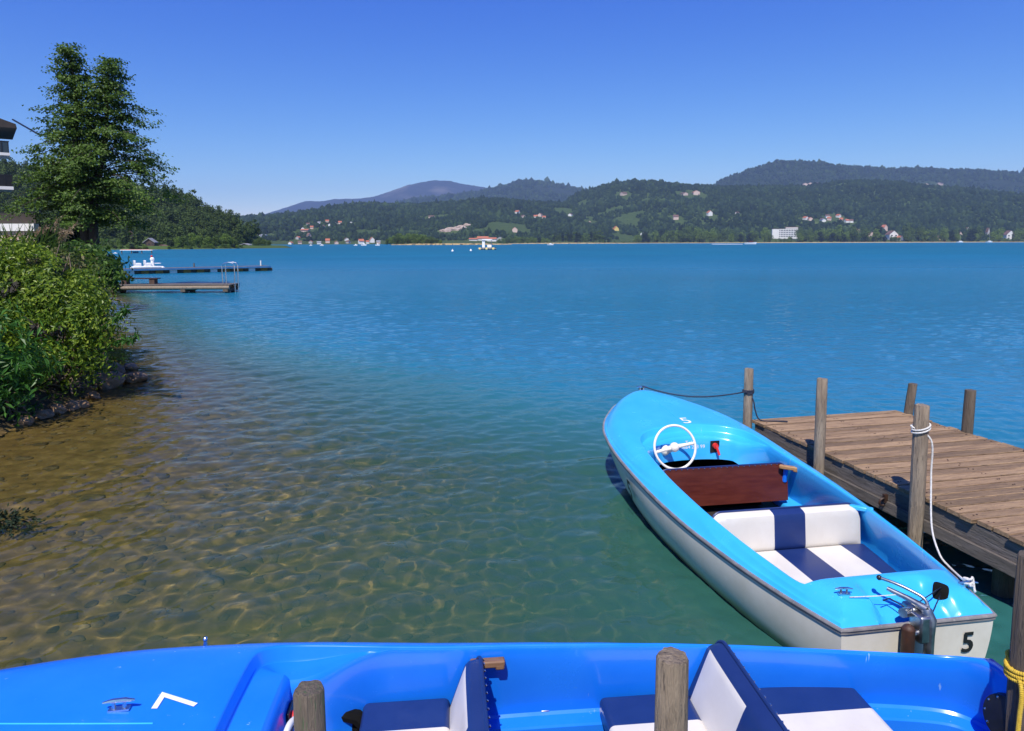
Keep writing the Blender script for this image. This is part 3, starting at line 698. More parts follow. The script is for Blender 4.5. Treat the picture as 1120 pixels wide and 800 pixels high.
    # ---- deck fittings
    def cleat(x, y, rot=0, s=1.0):
        z = float(zd(x, y)[0]); c_, s_ = math.cos(rot), math.sin(rot); b = MB()
        P_ = lambda a, h: (x + a * c_ * s, y + a * s_ * s, z + h * s)
        b.tube([P_(-.075, .045), P_(-.03, .052), P_(.03, .052), P_(.075, .045)], [.006 * s, .011 * s, .011 * s, .006 * s], 8)
        for a in (-.025, .025): b.tube([P_(a, -.004), P_(a, .05)], [.013 * s, .008 * s], 8)
        b.box((x, y, z + .004), (.10 * s, .035 * s, .008), rz=rot); b.build('cleat', M['chrome'], root, True); return Vector((x, y, z))
    info = dict(root=root)
    if number == '5':
        cleat(.17, .37, R(80), .7); info['cleat'] = cleat(.17, -.47, R(80), .8); info['bow'] = cleat(L - .10, 0, R(90), .9)
        q = Vector((.15, -.265, float(zd(.15, -.265)[0]) + .004))
        b = MB()
        V = []
        for i in range(28):
            a = 2 * math.pi * i / 28; ca, sa = math.cos(a), math.sin(a); rr0 = .047 / (abs(ca) ** 1.3 + abs(sa) ** 1.3) ** (1 / 1.3)
            px_, py_ = q.x + rr0 * ca * 1.2, q.y + rr0 * sa; V.append((px_, py_))
        W = [(q.x + (p_[0] - q.x) * f_, q.y + (p_[1] - q.y) * f_) for f_ in (1, .66, .33) for p_ in V] + [(q.x, q.y)]
        W = [(p_[0], p_[1], float(zd(p_[0], p_[1])[0]) + .005) for p_ in W]
        b.add(W, [(r_ * 28 + k, r_ * 28 + (k + 1) % 28, (r_ + 1) * 28 + (k + 1) % 28, (r_ + 1) * 28 + k) for r_ in (0, 1) for k in range(28)] + [(56 + k, 56 + (k + 1) % 28, 84) for k in range(28)]); b.build('cable_hole', M['void'], root)  # flat patch on the deck, near black for the shade inside the hole
        # outboard motor: clamp, column, handles and drum
        mo = MB(); mo.box((-.045, .02, .40), (.10, .10, .16)); mo.box((.035, .02, .475), (.10, .075, .03)); mo = mo.build('outboard_motor', M['alu'], root, bevel=.012)
        b = MB(); b.tube([(-.075, -.005, -.25), (-.075, -.005, .36), (-.07, -.005, .45), (-.045, 0, .50)], [.026, .027, .036, .03], 14); b.build('shaft_column', M['alu'], mo, True)
        b = MB(); b.tube([(-.05, .0, .50), (.04, .05, .525), (.13, .115, .545)], [.026, .017, .013], 10); b.build('tiller', M['alu'], mo, True)
        b = MB(); lp = catmull([(-.05, -.015, .50), (-.02, -.005, .55), (.04, .04, .575), (.10, .09, .59), (.165, .14, .595)], 6); b.tube(lp, .0095, 10); b.build('loop_handle', M['alu'], mo, True)
        b = MB(); b.ball((.168, .142, .595), .016, n=8); b.build('grip', M['black'], mo, True)
        b = MB(); b.tube([(-.055, .115, .40), (-.055, .115, .20)], [.036, .034], 14); b.ball((-.055, .115, .39), .036, n=8); b.build('motor_drum', M['rust'], mo, True)
        b = MB(); b.tube([(.02, .05, .455), (-.01, .12, .47)], [.03, .027], 12); b.tube([(-.05, .03, .37), (-.06, .11, .37)], .022, 10); b.build('clamp_screw', M['chrome'], mo, True)
        b = MB(); b.tube(catmull([(.08, .085, .53), (.10, .18, .52), (.13, .36, float(zd(.13, .36)[0]) + .008)], 5), .003, 6); b.build('cable', M['rope_white'], mo, True)
        b = MB(); b.tube([(.0, .01, .52), (.15, -.265, float(zd(.15, -.265)[0]) + .012)], .0035, 6); b.tube([(-.05, -.04, .48), (.13, -.25, float(zd(.13, -.25)[0]) + .012)], .0035, 6); b.build('cable', M['black'], mo, True)
        b = MB(); b.tube([(.0, .06, .47), (.10, .12, .50), (.09, .17, .495)], .004, 6); b.build('cable', M['black'], mo, True)
    else:
        info['cleat'] = cleat(4.06, -.08, R(4), .78)
        x, y = 3.93, -.66; z = float(zd(x, y)[0]); b = MB(); b.tube([(x, y, z - .005), (x, y, z + .035)], [.016, .008], 8); b.ball((x, y, z + .045), .012, n=6); b.build('flag_socket', M['chrome'], root, True)
    info['zd'] = zd; return info
OPEN5 = [(.35, -.30), (.35, -.46), (.385, -.515), (.60, -.56), (1.0, -.615), (1.5, -.655), (2.1, -.668), (2.55, -.65), (2.9, -.63), (3.1, -.59), (3.23, -.50), (3.31, -.36), (3.35, -.18), (3.36, 0)]
OPEN7 = [(.14, -.20), (.15, -.34), (.26, -.48), (.60, -.575), (1.0, -.635), (1.5, -.675), (2.1, -.688), (2.7, -.672), (3.0, -.668), (3.16, -.655), (3.25, -.61), (3.285, -.52), (3.29, -.30), (3.29, 0)]
def full(op): return op + [(x, -y) for x, y in op[:-1]][::-1]
boat5 = make_boat((2.363, 3.788), R(99.2), 'light blue open boat numbered 5 with mahogany seat back and outboard, moored beside the dock', 1.0, 1.0, .40, .235, .045, M['light_blue'], full(OPEN5), '5', 'well')
boat7 = make_boat((2.50, 2.845), R(180 + 5.6), 'deep blue open boat numbered 7 lying across the front, with navy and white seats', 1.115, .90, .457, .25, .06, M['deep_blue'], full(OPEN7), '7', 'plain')

# ------------------------------------------------------------------ dock
E = Vector((.2174, -.9761, 0)).normalized(); NR = Vector((-E.y, E.x, 0)); A0 = Vector((2.775, 7.79, 0)); DZ = .55
dock = empty('wooden_dock', A0, math.atan2(NR.y, NR.x)); tag(dock, 'weathered plank dock with grey side beams beside the light blue boat', 'dock')
# local x across (0..1.95), local y = away from the camera
b = MB(); yy = 0.0; r3 = random.Random(3)
while yy > -5.6:
    wd = .128 + r3.uniform(-.012, .016); l0 = r3.uniform(-.02, .012); l1 = 1.95 + r3.uniform(-.015, .03)
    b.box(((l0 + l1) / 2, yy - wd / 2, DZ - .017 + r3.uniform(-.004, .003)), (l1 - l0, wd - .015, .034), rz=r3.uniform(-.003, .003))
    for nx_ in (.06, .09, .94, .97, 1.86, 1.89): b.box((nx_ + r3.uniform(-.008, .008), yy - wd * r3.uniform(.35, .65), DZ + .002), (.011, .011, .006), mi=1)
    yy -= wd
b.build('deck_planks', [M['plank'], M['rust']], dock, bevel=.004)
for x in (.05, .95, 1.88):
    b = MB(); b.box((x, -2.8, DZ - .034 - .078), (.075, 5.5, .15)); b.build('side_beam', M['beam'], dock, bevel=.006)
b = MB(); b.box((.02, -2.8, DZ - .034 - .20), (.06, 5.5, .10)); b.build('lower_rail', M['beam'], dock, bevel=.006)
b = MB(); b.box((.95, -.05, DZ - .13), (1.72, .06, .16)); b.build('end_beam', M['beam'], dock, bevel=.006)
for x, y in ((.22, -.35), (1.7, -.35), (.22, -3.05), (1.7, -3.0), (.25, -5.2), (1.7, -5.2)):
    b = MB(); b.tube([(x, y, -2.0), (x, y, .30)], .085, 12); b.box((x, y, .36), (.3, .12, .12)); b.build('support_pile', M['post_dark'], dock, True)
for x, y, z in ((-.012, -2.1, .36), (-.014, -3.75, .30)):
    b = MB(); b.torus((x - .02, y, z), .035, .009, (0, 1, .2), 16, 6); b.box((x, y, z + .03), (.03, .03, .07)); b.build('mooring_ring', M['rust'], dock, True)
b = MB(); b.torus((.34, -3.55, DZ + .012), .035, .007, (0, 0, 1), 16, 6); b.build('deck_ring', M['rust'], dock, True)
b = MB(); b.box((1.93, -1.78, DZ + .02), (.05, .16, .045)); b.box((1.95, -1.9, DZ + .018), (.04, .08, .05)); b.build('edge_fitting', M['rust'], dock, bevel=.008)

def post(name_label, x, y, top, r, lean=(0, 0), mat='post', group='mooring posts of the landing stage', seed=0, bottom=-1.6):
    rr = random.Random(seed + 50); b = MB(); nseg = 14; ns = 26; V = []; Fs = []
    amp = [rr.uniform(-.06, .06) for _ in range(ns)]
    for i in range(nseg + 1):
        t = i / nseg; z = bottom + (top - bottom) * t
        for k in range(ns):
            a = 2 * math.pi * k / ns; q = r * (1 + amp[k] + .03 * math.sin(3 * a + z * 2.1 + seed) + rr.uniform(-.012, .012)) * (1.05 - .05 * t)
            if i == nseg: q *= .96
            V.append((lean[0] * (z - top) * -1 * -1 + q * math.cos(a), lean[1] * (z - top) + q * math.sin(a), z - 0))
    for i in range(nseg):
        for k in range(ns): Fs.append((i * ns + k, i * ns + (k + 1) % ns, (i + 1) * ns + (k + 1) % ns, (i + 1) * ns + k))
    c = len(V); rim = nseg * ns                                            # checked end grain on top
    for k in range(ns): p = V[rim + k]; V.append((p[0] * .93 if not lean[0] else p[0], p[1] * .93 if not lean[1] else p[1], top + .006 + rr.uniform(-.003, .004)))
    for k in range(ns): Fs.append((rim + k, rim + (k + 1) % ns, c + (k + 1) % ns, c + k))
    V.append((0, 0, top + .008)); 
    for k in range(ns): Fs.append((c + k, c + (k + 1) % ns, c + ns))
    b.add(V, Fs); o = b.build('mooring_post', M[mat], None, True); o.location = (x, y, 0); tag(o, name_label, 'post', group); return o
def dock_xy(x, y): q = A0 + NR * x - E * y; return q.x, q.y
def post_top(px, py, Y): return at_y(px, py, Y)[2]
x1, y1 = at_z(817.5, 461, .55)[:2]; x1, y1 = dock_xy(-.10, -.02)
p1x, p1y = at_y(818, 440, y1)[0], y1
post('post at the far dock corner with the navy bow rope tied round it', p1x, p1y, post_top(819.5, 404, p1y), .050, seed=1)
q = at_z(897, 497, .55); post('bare reddish post rising between the boat and the dock, second along the dock edge', q[0] - .02, q[1] - .02, post_top(897.5, 414.5, q[1]), .048, seed=2)
q3 = at_z(1007, 546, .55); post('post with the white rope looped round it, nearest on the boat side of the dock', q3[0] - .03, q3[1], post_top(1009, 444, q3[1]), .052, seed=3)
q = at_z(993, 453, .55); post('leaning brown post on the far dock side near the open end', q[0] + .06, q[1] + .03, post_top(998, 421, q[1]), .049, (.10, 0), mat='post_dark', seed=4)
q = at_z(1055, 473, .55); post('upright brown post on the far dock side, standing free against the water', q[0] + .05, q[1] + .02, post_top(1058.5, 428, q[1]), .053, (.02, 0), mat='post_dark', seed=5)
qa = at_y(338, 755, 1.64); postA = post('thick split post with green stains in front of the wheel of boat 7', qa[0], qa[1], qa[2], .038, mat='post_green', seed=6, group='posts along the near side of boat 7')
qb = at_y(735.5, 720, 1.62); post('pale round post in front of the middle seat of boat 7', qb[0], qb[1], qb[2], .041, seed=7, group='posts along the near side of boat 7')
qc = at_y(1124, 728, 2.92); post('tall dark post with a yellow rope at the stern of boat 7', qc[0], qc[1], 1.2, .068, mat='post_dark', seed=8, group='posts along the near side of boat 7')

# ------------------------------------------------------------------ ropes
def rope(name, pts, r, mat, label, twist=True):
    P = resample(catmull(pts, 14), max(30, int(len(pts) * 22))); b = MB()
    rad = [r * (1 + .16 * math.sin(i * 1.9)) for i in range(len(P))]
    b.tube([Vector(p) for p in P], rad, 8); o = b.build(name, M[mat], None, True); tag(o, label, 'rope'); return o
def ringpts(x, y, z, r, turns, dz=.016, a0=0, tilt=0): return [(x + r * math.cos(a0 + t), y + r * math.sin(a0 + t), z + dz * t / 6.283 + tilt * math.cos(a0 + t)) for t in np.linspace(0, 6.283 * turns, int(12 * turns))]
def w5(v): m5 = Matrix.Rotation(R(99.2), 4, 'Z'); return m5 @ Vector(v) + Vector((2.363, 3.788, 0))
bow = w5(boat5['bow']) + Vector((0, 0, .05)); zt = post_top(818.5, 428, p1y)
ln = [bow + (Vector((p1x - .05, p1y - .05, zt)) - bow) * t + Vector((0, 0, -.09 * math.sin(math.pi * t))) for t in np.linspace(0, 1, 8)]
d0 = dock_xy(.05, -.10); d1 = dock_xy(.32, -.22)
rope('bow_rope', [tuple(v) for v in ([bow + Vector((0.02, .03, -.03)), bow + Vector((-.03, 0, -.04))] + ln)] + ringpts(p1x, p1y, zt - .02, .058, 2.6, a0=3.9) + [(p1x + .045, p1y - .05, zt - .10), (p1x + .07, p1y - .05, .68), (d0[0], d0[1], .565), (d1[0] - .1, d1[1] + .02, .563), (d1[0], d1[1], .563)], .008, 'rope_navy', 'navy rope from the bow of the light blue boat to the dock corner post')
cl = w5(boat5['cleat']); zt = post_top(1008, 472, q3[1]); px3, py3 = q3[0] - .03, q3[1]
rope('stern_rope', ringpts(px3, py3, zt, .062, 2.4, dz=.022, a0=.5, tilt=.02) + [(px3 + .055, py3 - .05, zt - .06), (px3 + .065, py3 - .06, zt - .35)] + [tuple(at_y(1019, 575, py3 - .25)), tuple(at_y(1027, 605, py3 - .5)), tuple(at_y(1038, 620, py3 - .65))] + [(cl.x, cl.y, cl.z + .03)] + [(cl.x + .022 * math.cos(t), cl.y + .022 * math.sin(t), cl.z + .02 + .0045 * t) for t in np.linspace(0, 12, 16)] + [(cl.x + .02, cl.y - .03, cl.z + .015), (cl.x + .012, cl.y - .05, cl.z + .004)], .0068, 'rope_white', 'white rope from the boat side dock post down to the stern cleat of boat 5')
zt = at_y(1112, 733, 2.9)[2]
rope('post_rope', ringpts(qc[0], qc[1], zt - .03, .078, 3.0, dz=.02, a0=2.2, tilt=.02) + [(qc[0] - .07, qc[1] - .06, zt - .05), (qc[0] - .075, qc[1] - .07, zt - .2), (qc[0] - .085, qc[1] - .07, zt - .45), (qc[0] - .09, qc[1] - .07, .05)], .009, 'rope_yellow', 'yellow rope wound round the tall dark post and hanging down')
# ------------------------------------------------------------------ left shore: shrubs, rocks, tree, jetties, house
def leaf_arrays(P, N, Ls, Ws, seed=0, droop=.35, spread=.8):
    """folded diamond leaves at P, lying roughly across the outward direction N"""
    r = np.random.default_rng(seed); n = len(P)
    D = r.normal(0, 1, (n, 3)); D -= N * np.sum(D * N, 1)[:, None] * (1 - spread * .4); D[:, 2] -= droop; D /= np.linalg.norm(D, axis=1)[:, None]
    Nn = N + r.normal(0, .45, (n, 3)) + np.array([0, 0, .35]); Sd = np.cross(D, Nn); Sd /= np.linalg.norm(Sd, axis=1)[:, None] + 1e-9
    Up = np.cross(Sd, D)
    Ls = np.asarray(Ls)[:, None]; Ws = np.asarray(Ws)[:, None]
    mid = P + D * Ls * .45
    V = np.stack([P, mid + Sd * Ws * .5 + Up * Ws * .18, P + D * Ls - Up * Ls * .08, mid - Sd * Ws * .5 + Up * Ws * .18], 1).reshape(-1, 3)
    b = (np.arange(n) * 4)[:, None]
    Fc = np.concatenate([b + np.array([0, 1, 2]), b + np.array([0, 2, 3])], 1).reshape(-1, 3)
    return V, Fc
def blob_leaves(blobs, per, L, W, seed, droop=.35, zmin=.05, inner=.55, clump=9, cr=.16, thin=False):
    """leaf sprays over a union of ellipsoids: (cx,cy,cz,rx,ry,rz)"""
    r = np.random.default_rng(seed); Pa = []; Na = []
    B = np.array(blobs); area = (B[:, 3] * B[:, 5]) ; cnt = (per * area / area.sum()).astype(int)
    for bl, n in zip(B, cnt):
        nc = max(8, n // clump); d = r.normal(0, 1, (nc, 3)); d /= np.linalg.norm(d, axis=1)[:, None]
        rad = inner + (1 - inner) * r.uniform(0, 1, nc) ** .45
        rad *= 1 + .26 * np.sin(d[:, 0] * 5 + bl[0] * 3) * np.cos(d[:, 2] * 6 + bl[1])
        c = bl[:3] + d * rad[:, None] * bl[3:]
        for j in range(clump):
            Pa.append(c + r.normal(0, cr, (nc, 3)) * np.array([1, 1, .55])); Na.append(d)
    P = np.concatenate(Pa); N = np.concatenate(Na); k = P[:, 2] > zmin
    if thin: k &= (r.uniform(0, 1, len(P)) < np.clip((P[:, 2] - .0) / 1.5, .12, 1)) & (fbm(P[:, 0] * 2.3 + P[:, 1] * 1.7, P[:, 2] * 2.6, 2, seed) > -.13)
    P, N = P[k], N[k]; s = r.uniform(.6, 1.25, len(P))
    return leaf_arrays(P, N, L * s, W * s, seed + 1, droop)
def px_blob(px, row, rpx, Y, sy=1.0, sz=1.0):
    c = at_y(px, row, Y); d = Y / F; return (c[0], c[1], c[2], rpx * d, rpx * d * sy, rpx * d * sz)
def twigs(name, roots, tips, r0, mat, parent, seed, wig=.12):
    rr = np.random.default_rng(seed); b = MB()
    for a, c in zip(roots, tips):
        a = np.array(a); c = np.array(c); pts = [a + (c - a) * t + rr.normal(0, wig, 3) * math.sin(math.pi * t) for t in np.linspace(0, 1, 7)]
        b.tube([Vector(p) for p in pts], list(np.linspace(r0, r0 * .3, 7)), 5)
    return b.build(name, mat, parent, True)
def shrub(name, label, blobs, per, L, W, mat, seed, ntw=26, group='shrubs on the bank', **kw):
    B = np.array(blobs); cx_, cy_ = B[:, 0].mean(), B[:, 1].mean(); root = empty(name, (cx_, cy_, float(ground_z(np.array(cx_), np.array(cy_)))))
    off = np.array(root.location)
    V, Fc = blob_leaves(blobs, per, L, W, seed, **kw); np_mesh('foliage', V - off, Fc, M[mat], root, False)
    rr = np.random.default_rng(seed + 9); ro = []; ti = []
    for i in range(ntw):
        bl = B[rr.integers(len(B))]; a = rr.uniform(0, 6.28); q = bl[:3] + bl[3:] * rr.normal(0, .42, 3)
        base = np.array([cx_ + (bl[0] - cx_) * .6 + rr.normal(0, .2), cy_ + (bl[1] - cy_) * .6 + rr.normal(0, .2), max(.02, float(ground_z(np.array(bl[0]), np.array(bl[1]))) - .1)])
        ro.append(base - off); ti.append(q - off)
    twigs('stems', ro, ti, .022, M['twig'], root, seed + 3)
    tag(root, label, 'shrub', group); return root
shrub('shrub', 'large leafy shrub overhanging the water at the left edge above the shore rocks', [px_blob(28, 330, 58, 11.8), px_blob(66, 342, 46, 11.6, sz=.95), px_blob(90, 360, 32, 11.3), px_blob(62, 395, 48, 11.2), px_blob(98, 390, 25, 11.4, sz=1.15), px_blob(15, 290, 30, 12.6), px_blob(64, 300, 30, 12.8), px_blob(80, 320, 22, 12.8), px_blob(-40, 340, 70, 11.6), px_blob(30, 410, 40, 10.8)], 46000, .088, .038, 'leaf_bush', 21, 70, thin=True)
shrub('shrub', 'bright green feathery shrub low at the left frame edge, in front of the large shrub', [px_blob(2, 410, 40, 9.7, sz=.8), px_blob(-30, 400, 60, 9.6), px_blob(22, 438, 22, 9.8, sz=.8), px_blob(-10, 445, 40, 9.5, sz=.7)], 8000, .15, .042, 'leaf_front', 31, 14, droop=.15, thin=True)
shrub('shrub', 'dark rounded shrub beneath the tall tree, beside the jetty', [px_blob(95, 292, 26, 27, sz=.8), px_blob(78, 284, 20, 28, sz=.8), px_blob(112, 300, 14, 26)], 7500, .24, .12, 'leaf_round', 41, 12, cr=.22)
shrub('shrub', 'dry flowering shrub with pinkish stalks between the plumes and the jetty', [px_blob(66, 292, 24, 15, sz=.7), px_blob(82, 312, 14, 14.5, sz=.8), px_blob(96, 332, 11, 14.2, sz=.8), px_blob(40, 285, 20, 15, sz=.6)], 5000, .12, .05, 'leaf_dry', 51, 16)
# shoots reaching out over the water from the large shrub are part of its outline
def spray(label, pts, seed, mat='leaf_front'):
    P0 = np.array(pts[0]); root = empty('shrub_shoot', tuple(P0)); C = catmull(pts, 10) - P0; b = MB(); b.tube([Vector(p) for p in C], list(np.linspace(.012, .004, len(C))), 5); b.build('stem', M['twig'], root, True)
    Q = np.repeat(C[4:], 5, 0); r = np.random.default_rng(seed); N = r.normal(0, 1, Q.shape); N /= np.linalg.norm(N, axis=1)[:, None]
    V, Fc = leaf_arrays(Q, N, r.uniform(.08, .14, len(Q)), r.uniform(.025, .04, len(Q)), seed, .2); np_mesh('leaves', V, Fc, M[mat], root, False); tag(root, label, 'shoot', 'young shoots reaching out of the shrub')
spray('long pale shoot reaching out over the water from the large shrub', [tuple(at_y(112, 388, 11.3)), tuple(at_y(128, 372, 11.1)), tuple(at_y(142, 372, 11)), tuple(at_y(150, 366, 10.9))], 3)
spray('short upright shoot above the long pale one on the large shrub', [tuple(at_y(105, 360, 11.3)), tuple(at_y(122, 350, 11.2)), tuple(at_y(133, 343, 11.1)), tuple(at_y(139, 338, 11.1))], 4)
# plumed grass
def grass_tuft(label, px, row, Y, hpx, n, seed):
    c = at_y(px, row, Y); c[2] = max(c[2], .2); root = empty('plume_grass', tuple(c)); r = np.random.default_rng(seed); b = MB(); p = MB(); u = Y / F
    tips = []
    for i in range(n):
        a = r.uniform(0, 6.28); l = hpx * u * r.uniform(.7, 1.05); lean = r.uniform(.05, .38) * l
        t = [Vector((math.cos(a) * lean * s ** 2.2, math.sin(a) * lean * s ** 2.2, l * (s - .12 * s ** 4 * (lean / l) * 3))) for s in np.linspace(0, 1, 9)]
        b.tube(t, list(np.linspace(.007, .003, 9)), 4); tips.append(t)
    b.build('stalks', M['reed'], root, True)
    Q = []; 
    for t in tips[: max(2, n // 2)]:
        C = catmull([tuple(v) for v in t[5:]], 8)
        droop = np.linspace(0, 1, len(C)) ** 2
        C[:, 2] -= droop * .10; C[:, 0] += droop * .12
        Q.append(np.repeat(C, 4, 0))
    Q = np.concatenate(Q); N = r.normal(0, 1, Q.shape); N /= np.linalg.norm(N, axis=1)[:, None]
    V, Fc = leaf_arrays(Q + r.normal(0, .012, Q.shape), N, r.uniform(.05, .10, len(Q)), r.uniform(.008, .013, len(Q)), seed, .1); np_mesh('plumes', V, Fc, M['straw'], root, False)
    m_ = 60; Q = r.normal(0, .12, (m_, 3)) * [1, 1, .3]; N = np.tile([0, -1., .3], (m_, 1)); V, Fc = leaf_arrays(Q, N, r.uniform(.4, .9, m_), r.uniform(.015, .03, m_), seed + 2, -1.2); np_mesh('blades', V, Fc, M['reed'], root, False)
    tag(root, label, 'ornamental grass', 'plumed grasses on the bank')
grass_tuft('tall plumed grass with pink tinged stalks right of the grey post', 68, 296, 15, 62, 9, 1)
grass_tuft('plumed grass with arching straw heads above the large shrub, by the terrace', 38, 280, 14, 44, 6, 2)
grass_tuft('sparse plumed grass at the left frame edge in front of the terrace', 12, 282, 14, 42, 5, 3)
c = at_y(48, 292, 15.5); b = MB(); b.box((0, 0, -.2), (.16, .10, 1.3)); o = b.build('fence_post', M['wall_grey'], bevel=.01); o.location = c; tag(o, 'short grey post standing among the plumed grasses', 'post')
# rocks along the water's edge
def rock(label, x, y, z, s, seed, col='rock', group='rocks at the water edge'):
    V, Fc = ico(3); V = V.copy(); n = fbm(V[:, 0] * 1.3 + seed * 7, V[:, 1] * 1.3 + V[:, 2] * 1.7, 3, seed); V *= (1 + 1.0 * n)[:, None]
    o = np_mesh('rock', V * np.array(s), Fc, M[col], None, False); o.location = (x, y, z); o.rotation_euler = (0, 0, seed * 1.3); tag(o, label, 'rock', group); o.cycles.is_caustics_receiver = True
q = at_z(147, 417, 0); rock('flat orange brown rock standing out farthest into the water', q[0], q[1], .05, (.21, .16, .12), 1)
q = at_z(127, 408, 0); rock('dark rock between the shrub and the flat orange rock', q[0], q[1], .05, (.2, .16, .14), 2)
q = at_z(116, 424, 0); rock('large dark brown rock under the right edge of the large shrub', q[0], q[1], .08, (.26, .2, .20), 3)
q = at_z(142, 403, 0); rock('low wet rock behind the flat orange rock', q[0], q[1], .02, (.22, .14, .09), 4)
for i, (a, c_) in enumerate(((62, 452), (78, 448), (86, 446), (44, 458), (100, 436), (22, 466))):
    q = at_z(a, c_, 0); rock('small rock in the shade below the large shrub', q[0], q[1] + .05, .03, (.13, .11, .09), 5 + i, group='shaded rocks under the shrub')
# floating weed at the left edge
q = at_z(-4, 578, 0); root = empty('water_weed', (q[0], q[1], 0)); r = np.random.default_rng(5); n = 520
Q = r.normal(0, 1, (n, 3)) * [.16, .09, .035] + [0, 0, .06]; N = r.normal(0, 1, (n, 3)); N /= np.linalg.norm(N, axis=1)[:, None]; V, Fc = leaf_arrays(Q, N, r.uniform(.03, .06, n), r.uniform(.015, .03, n), 5)
np_mesh('leaves', V, Fc, M['leaf_far_dark'], root, False); twigs('stems', [(-.3, 0, -.1)] * 6, [tuple(v) for v in Q[:6]], .006, M['twig'], root, 8, .02); tag(root, 'dark clump of water weed breaking the surface at the left edge', 'water plant')

# ---- the tall double stemmed alder
def alder():
    Y = 38.0; base = at_y(96, 292, Y); base[2] = 1.3; root = empty('alder_tree', tuple(base)); r = np.random.default_rng(77); u = Y / F
    b = MB(); P = []; N = []; prr = []
    def z_of(row): return at_y(96, row, Y)[2] - base[2]
    for (bx, tx, trow, side, seed) in ((-.12, (90 - 96) * u, 47, -1, 1), (.42, (134 - 96) * u, 62, 1, 2)):
        H = z_of(trow); n = 14
        tr = [Vector((bx + (tx - bx) * t ** 1.6 + .12 * math.sin(t * 9 + seed), .1 * math.sin(t * 7 + seed * 2) + (.3 if side > 0 else 0) * t, H * t)) for t in np.linspace(0, 1, n)]
        b.tube(tr, list(np.linspace(.27, .03, n)), 12)
        nb = 80
        for i in range(nb):
            t = .22 + .77 * (i + r.uniform(0, 1)) / nb; k = t * (n - 1); j = int(min(k, n - 2)); st = tr[j].lerp(tr[j + 1], k - j)
            a = i * 2.39996 + r.uniform(-.45, .45)
            # crown width by height, from the photograph
            row = np.interp(t, [0, 1], [292, trow]); wpx = np.interp(row, [47, 75, 110, 150, 190, 215, 235, 250], [4, 18, 30, 46, 62, 66, 52, 22]) if side < 0 else np.interp(row, [62, 80, 110, 150, 190, 210, 225, 240, 255], [5, 17, 34, 54, 76, 86, 80, 58, 18])
            outward = math.cos(a) * side; ln = wpx * u * (r.uniform(.58, 1.08)) * (1.0 if outward > 0 else .72)
            rise = .16 - .30 * (1 - t) + r.uniform(-.08, .10)
            pts = [st + Vector((math.cos(a) * ln * s, math.sin(a) * ln * .85 * s, ln * (rise * s + .14 * math.sin(s * 3.1) - .10 * s * s))) for s in np.linspace(0, 1, 6)]
            b.tube(pts, list(np.linspace(.055 * (1.15 - t), .010, 6)), 5)
            for _ in range(int(4 + ln * 5.8)):
                s = r.uniform(.22, 1.02); q = st + (pts[-1] - st) * s; q.z += ln * (.14 * math.sin(s * 3.1) - .10 * s * s) * .9
                c = np.array(q) + r.normal(0, .20 + .10 * ln * .25, 3) * [1, 1, .35]
                m_ = int(r.integers(14, 30)); P.append(c + r.normal(0, 1, (m_, 3)) * [.21, .21, .065]); d = np.array([math.cos(a) * .5, math.sin(a) * .5, .8]); N.append(np.tile(d, (m_, 1)))
    b.build('trunk', M['bark'], root, True)
    P = np.concatenate(P); N = np.concatenate(N); s = r.uniform(.7, 1.25, len(P)); V, Fc = leaf_arrays(P, N, .15 * s, .115 * s, 9, .2); np_mesh('crown', V, Fc, M['leaf_alder'], root, False)
    tag(root, 'tall double stemmed alder with layered dark green branches on the left bank', 'tree'); print('alder leaves', len(P))
alder()

# ---- jetty with ladder and bench
Yj = 36.5; xa = at_y(100, 313, Yj)[0]; xb = at_y(254, 312, Yj)[0]; zj = .42
jet = empty('wooden_jetty', (xa, Yj, 0), R(2.0)); tag(jet, 'grey wooden jetty with a steel bathing ladder, reaching out from the bank', 'jetty')
Lj = xb - xa; b = MB(); r4 = random.Random(4); x = 0.0
while x < Lj: b.box((x + .07, 0, zj + r4.uniform(-.004, .004)), (.13, 1.5, .04)); x += .145
b.build('deck_planks', M['beam'], jet)
for y in (-.68, .68): b = MB(); b.tube([(0, y, zj - .13), (Lj, y, zj - .13)], .11, 10); b.build('side_log', M['post'], jet, True)
for x in (1.4, 5.1, Lj - .2):
    for y in (-.45, .45): b = MB(); b.tube([(x, y, -2), (x, y, zj - .2)], .15, 10); b.build('support_pile', M['post_dark'], jet, True)
    b = MB(); b.box((x, 0, zj - .27), (.25, 1.5, .16)); b.build('cross_beam', M['post_dark'], jet)
b = MB()
for y in (-.25, .25): b.tube(catmull([(Lj - .5, y, zj), (Lj - .5, y, zj + .95), (Lj - .3, y, zj + 1.15), (Lj + .0, y, zj + 1.15), (Lj + .13, y, zj + .95), (Lj + .13, y, zj - .2), (Lj + .13, y, -.9)], 5), .028, 8)
for z in (-.5, -.2, .1): b.tube([(Lj + .13, -.25, z), (Lj + .13, .25, z)], .02, 6)
b.build('bathing_ladder', M['chrome'], jet, True)
b = MB(); b.tube([(Lj - 2.6, -.6, zj - .2), (Lj - 2.0, -.7, -.4)], .02, 6); b.build('brace', M['post_dark'], jet)
xb0 = at_y(128, 306, Yj)[0] - xa; be = empty('bench', (xa + xb0 + 1.0, Yj + .35, zj + .02)); tag(be, 'low brown wooden bench standing on the jetty', 'bench')
b = MB(); b.box((0, 0, .30), (2.1, .42, .05)); b.build('seat', M['rust'], be)
for x in (-.75, .75): b = MB(); b.box((x, 0, .14), (.28, .36, .27)); b.build('leg', M['wall_wood'], be)
b = MB(); b.box((-.75, .12, .55), (.9, .05, .10), M=Matrix.Rotation(R(38), 3, 'Y')); b.build('brace', M['wall_wood'], be)
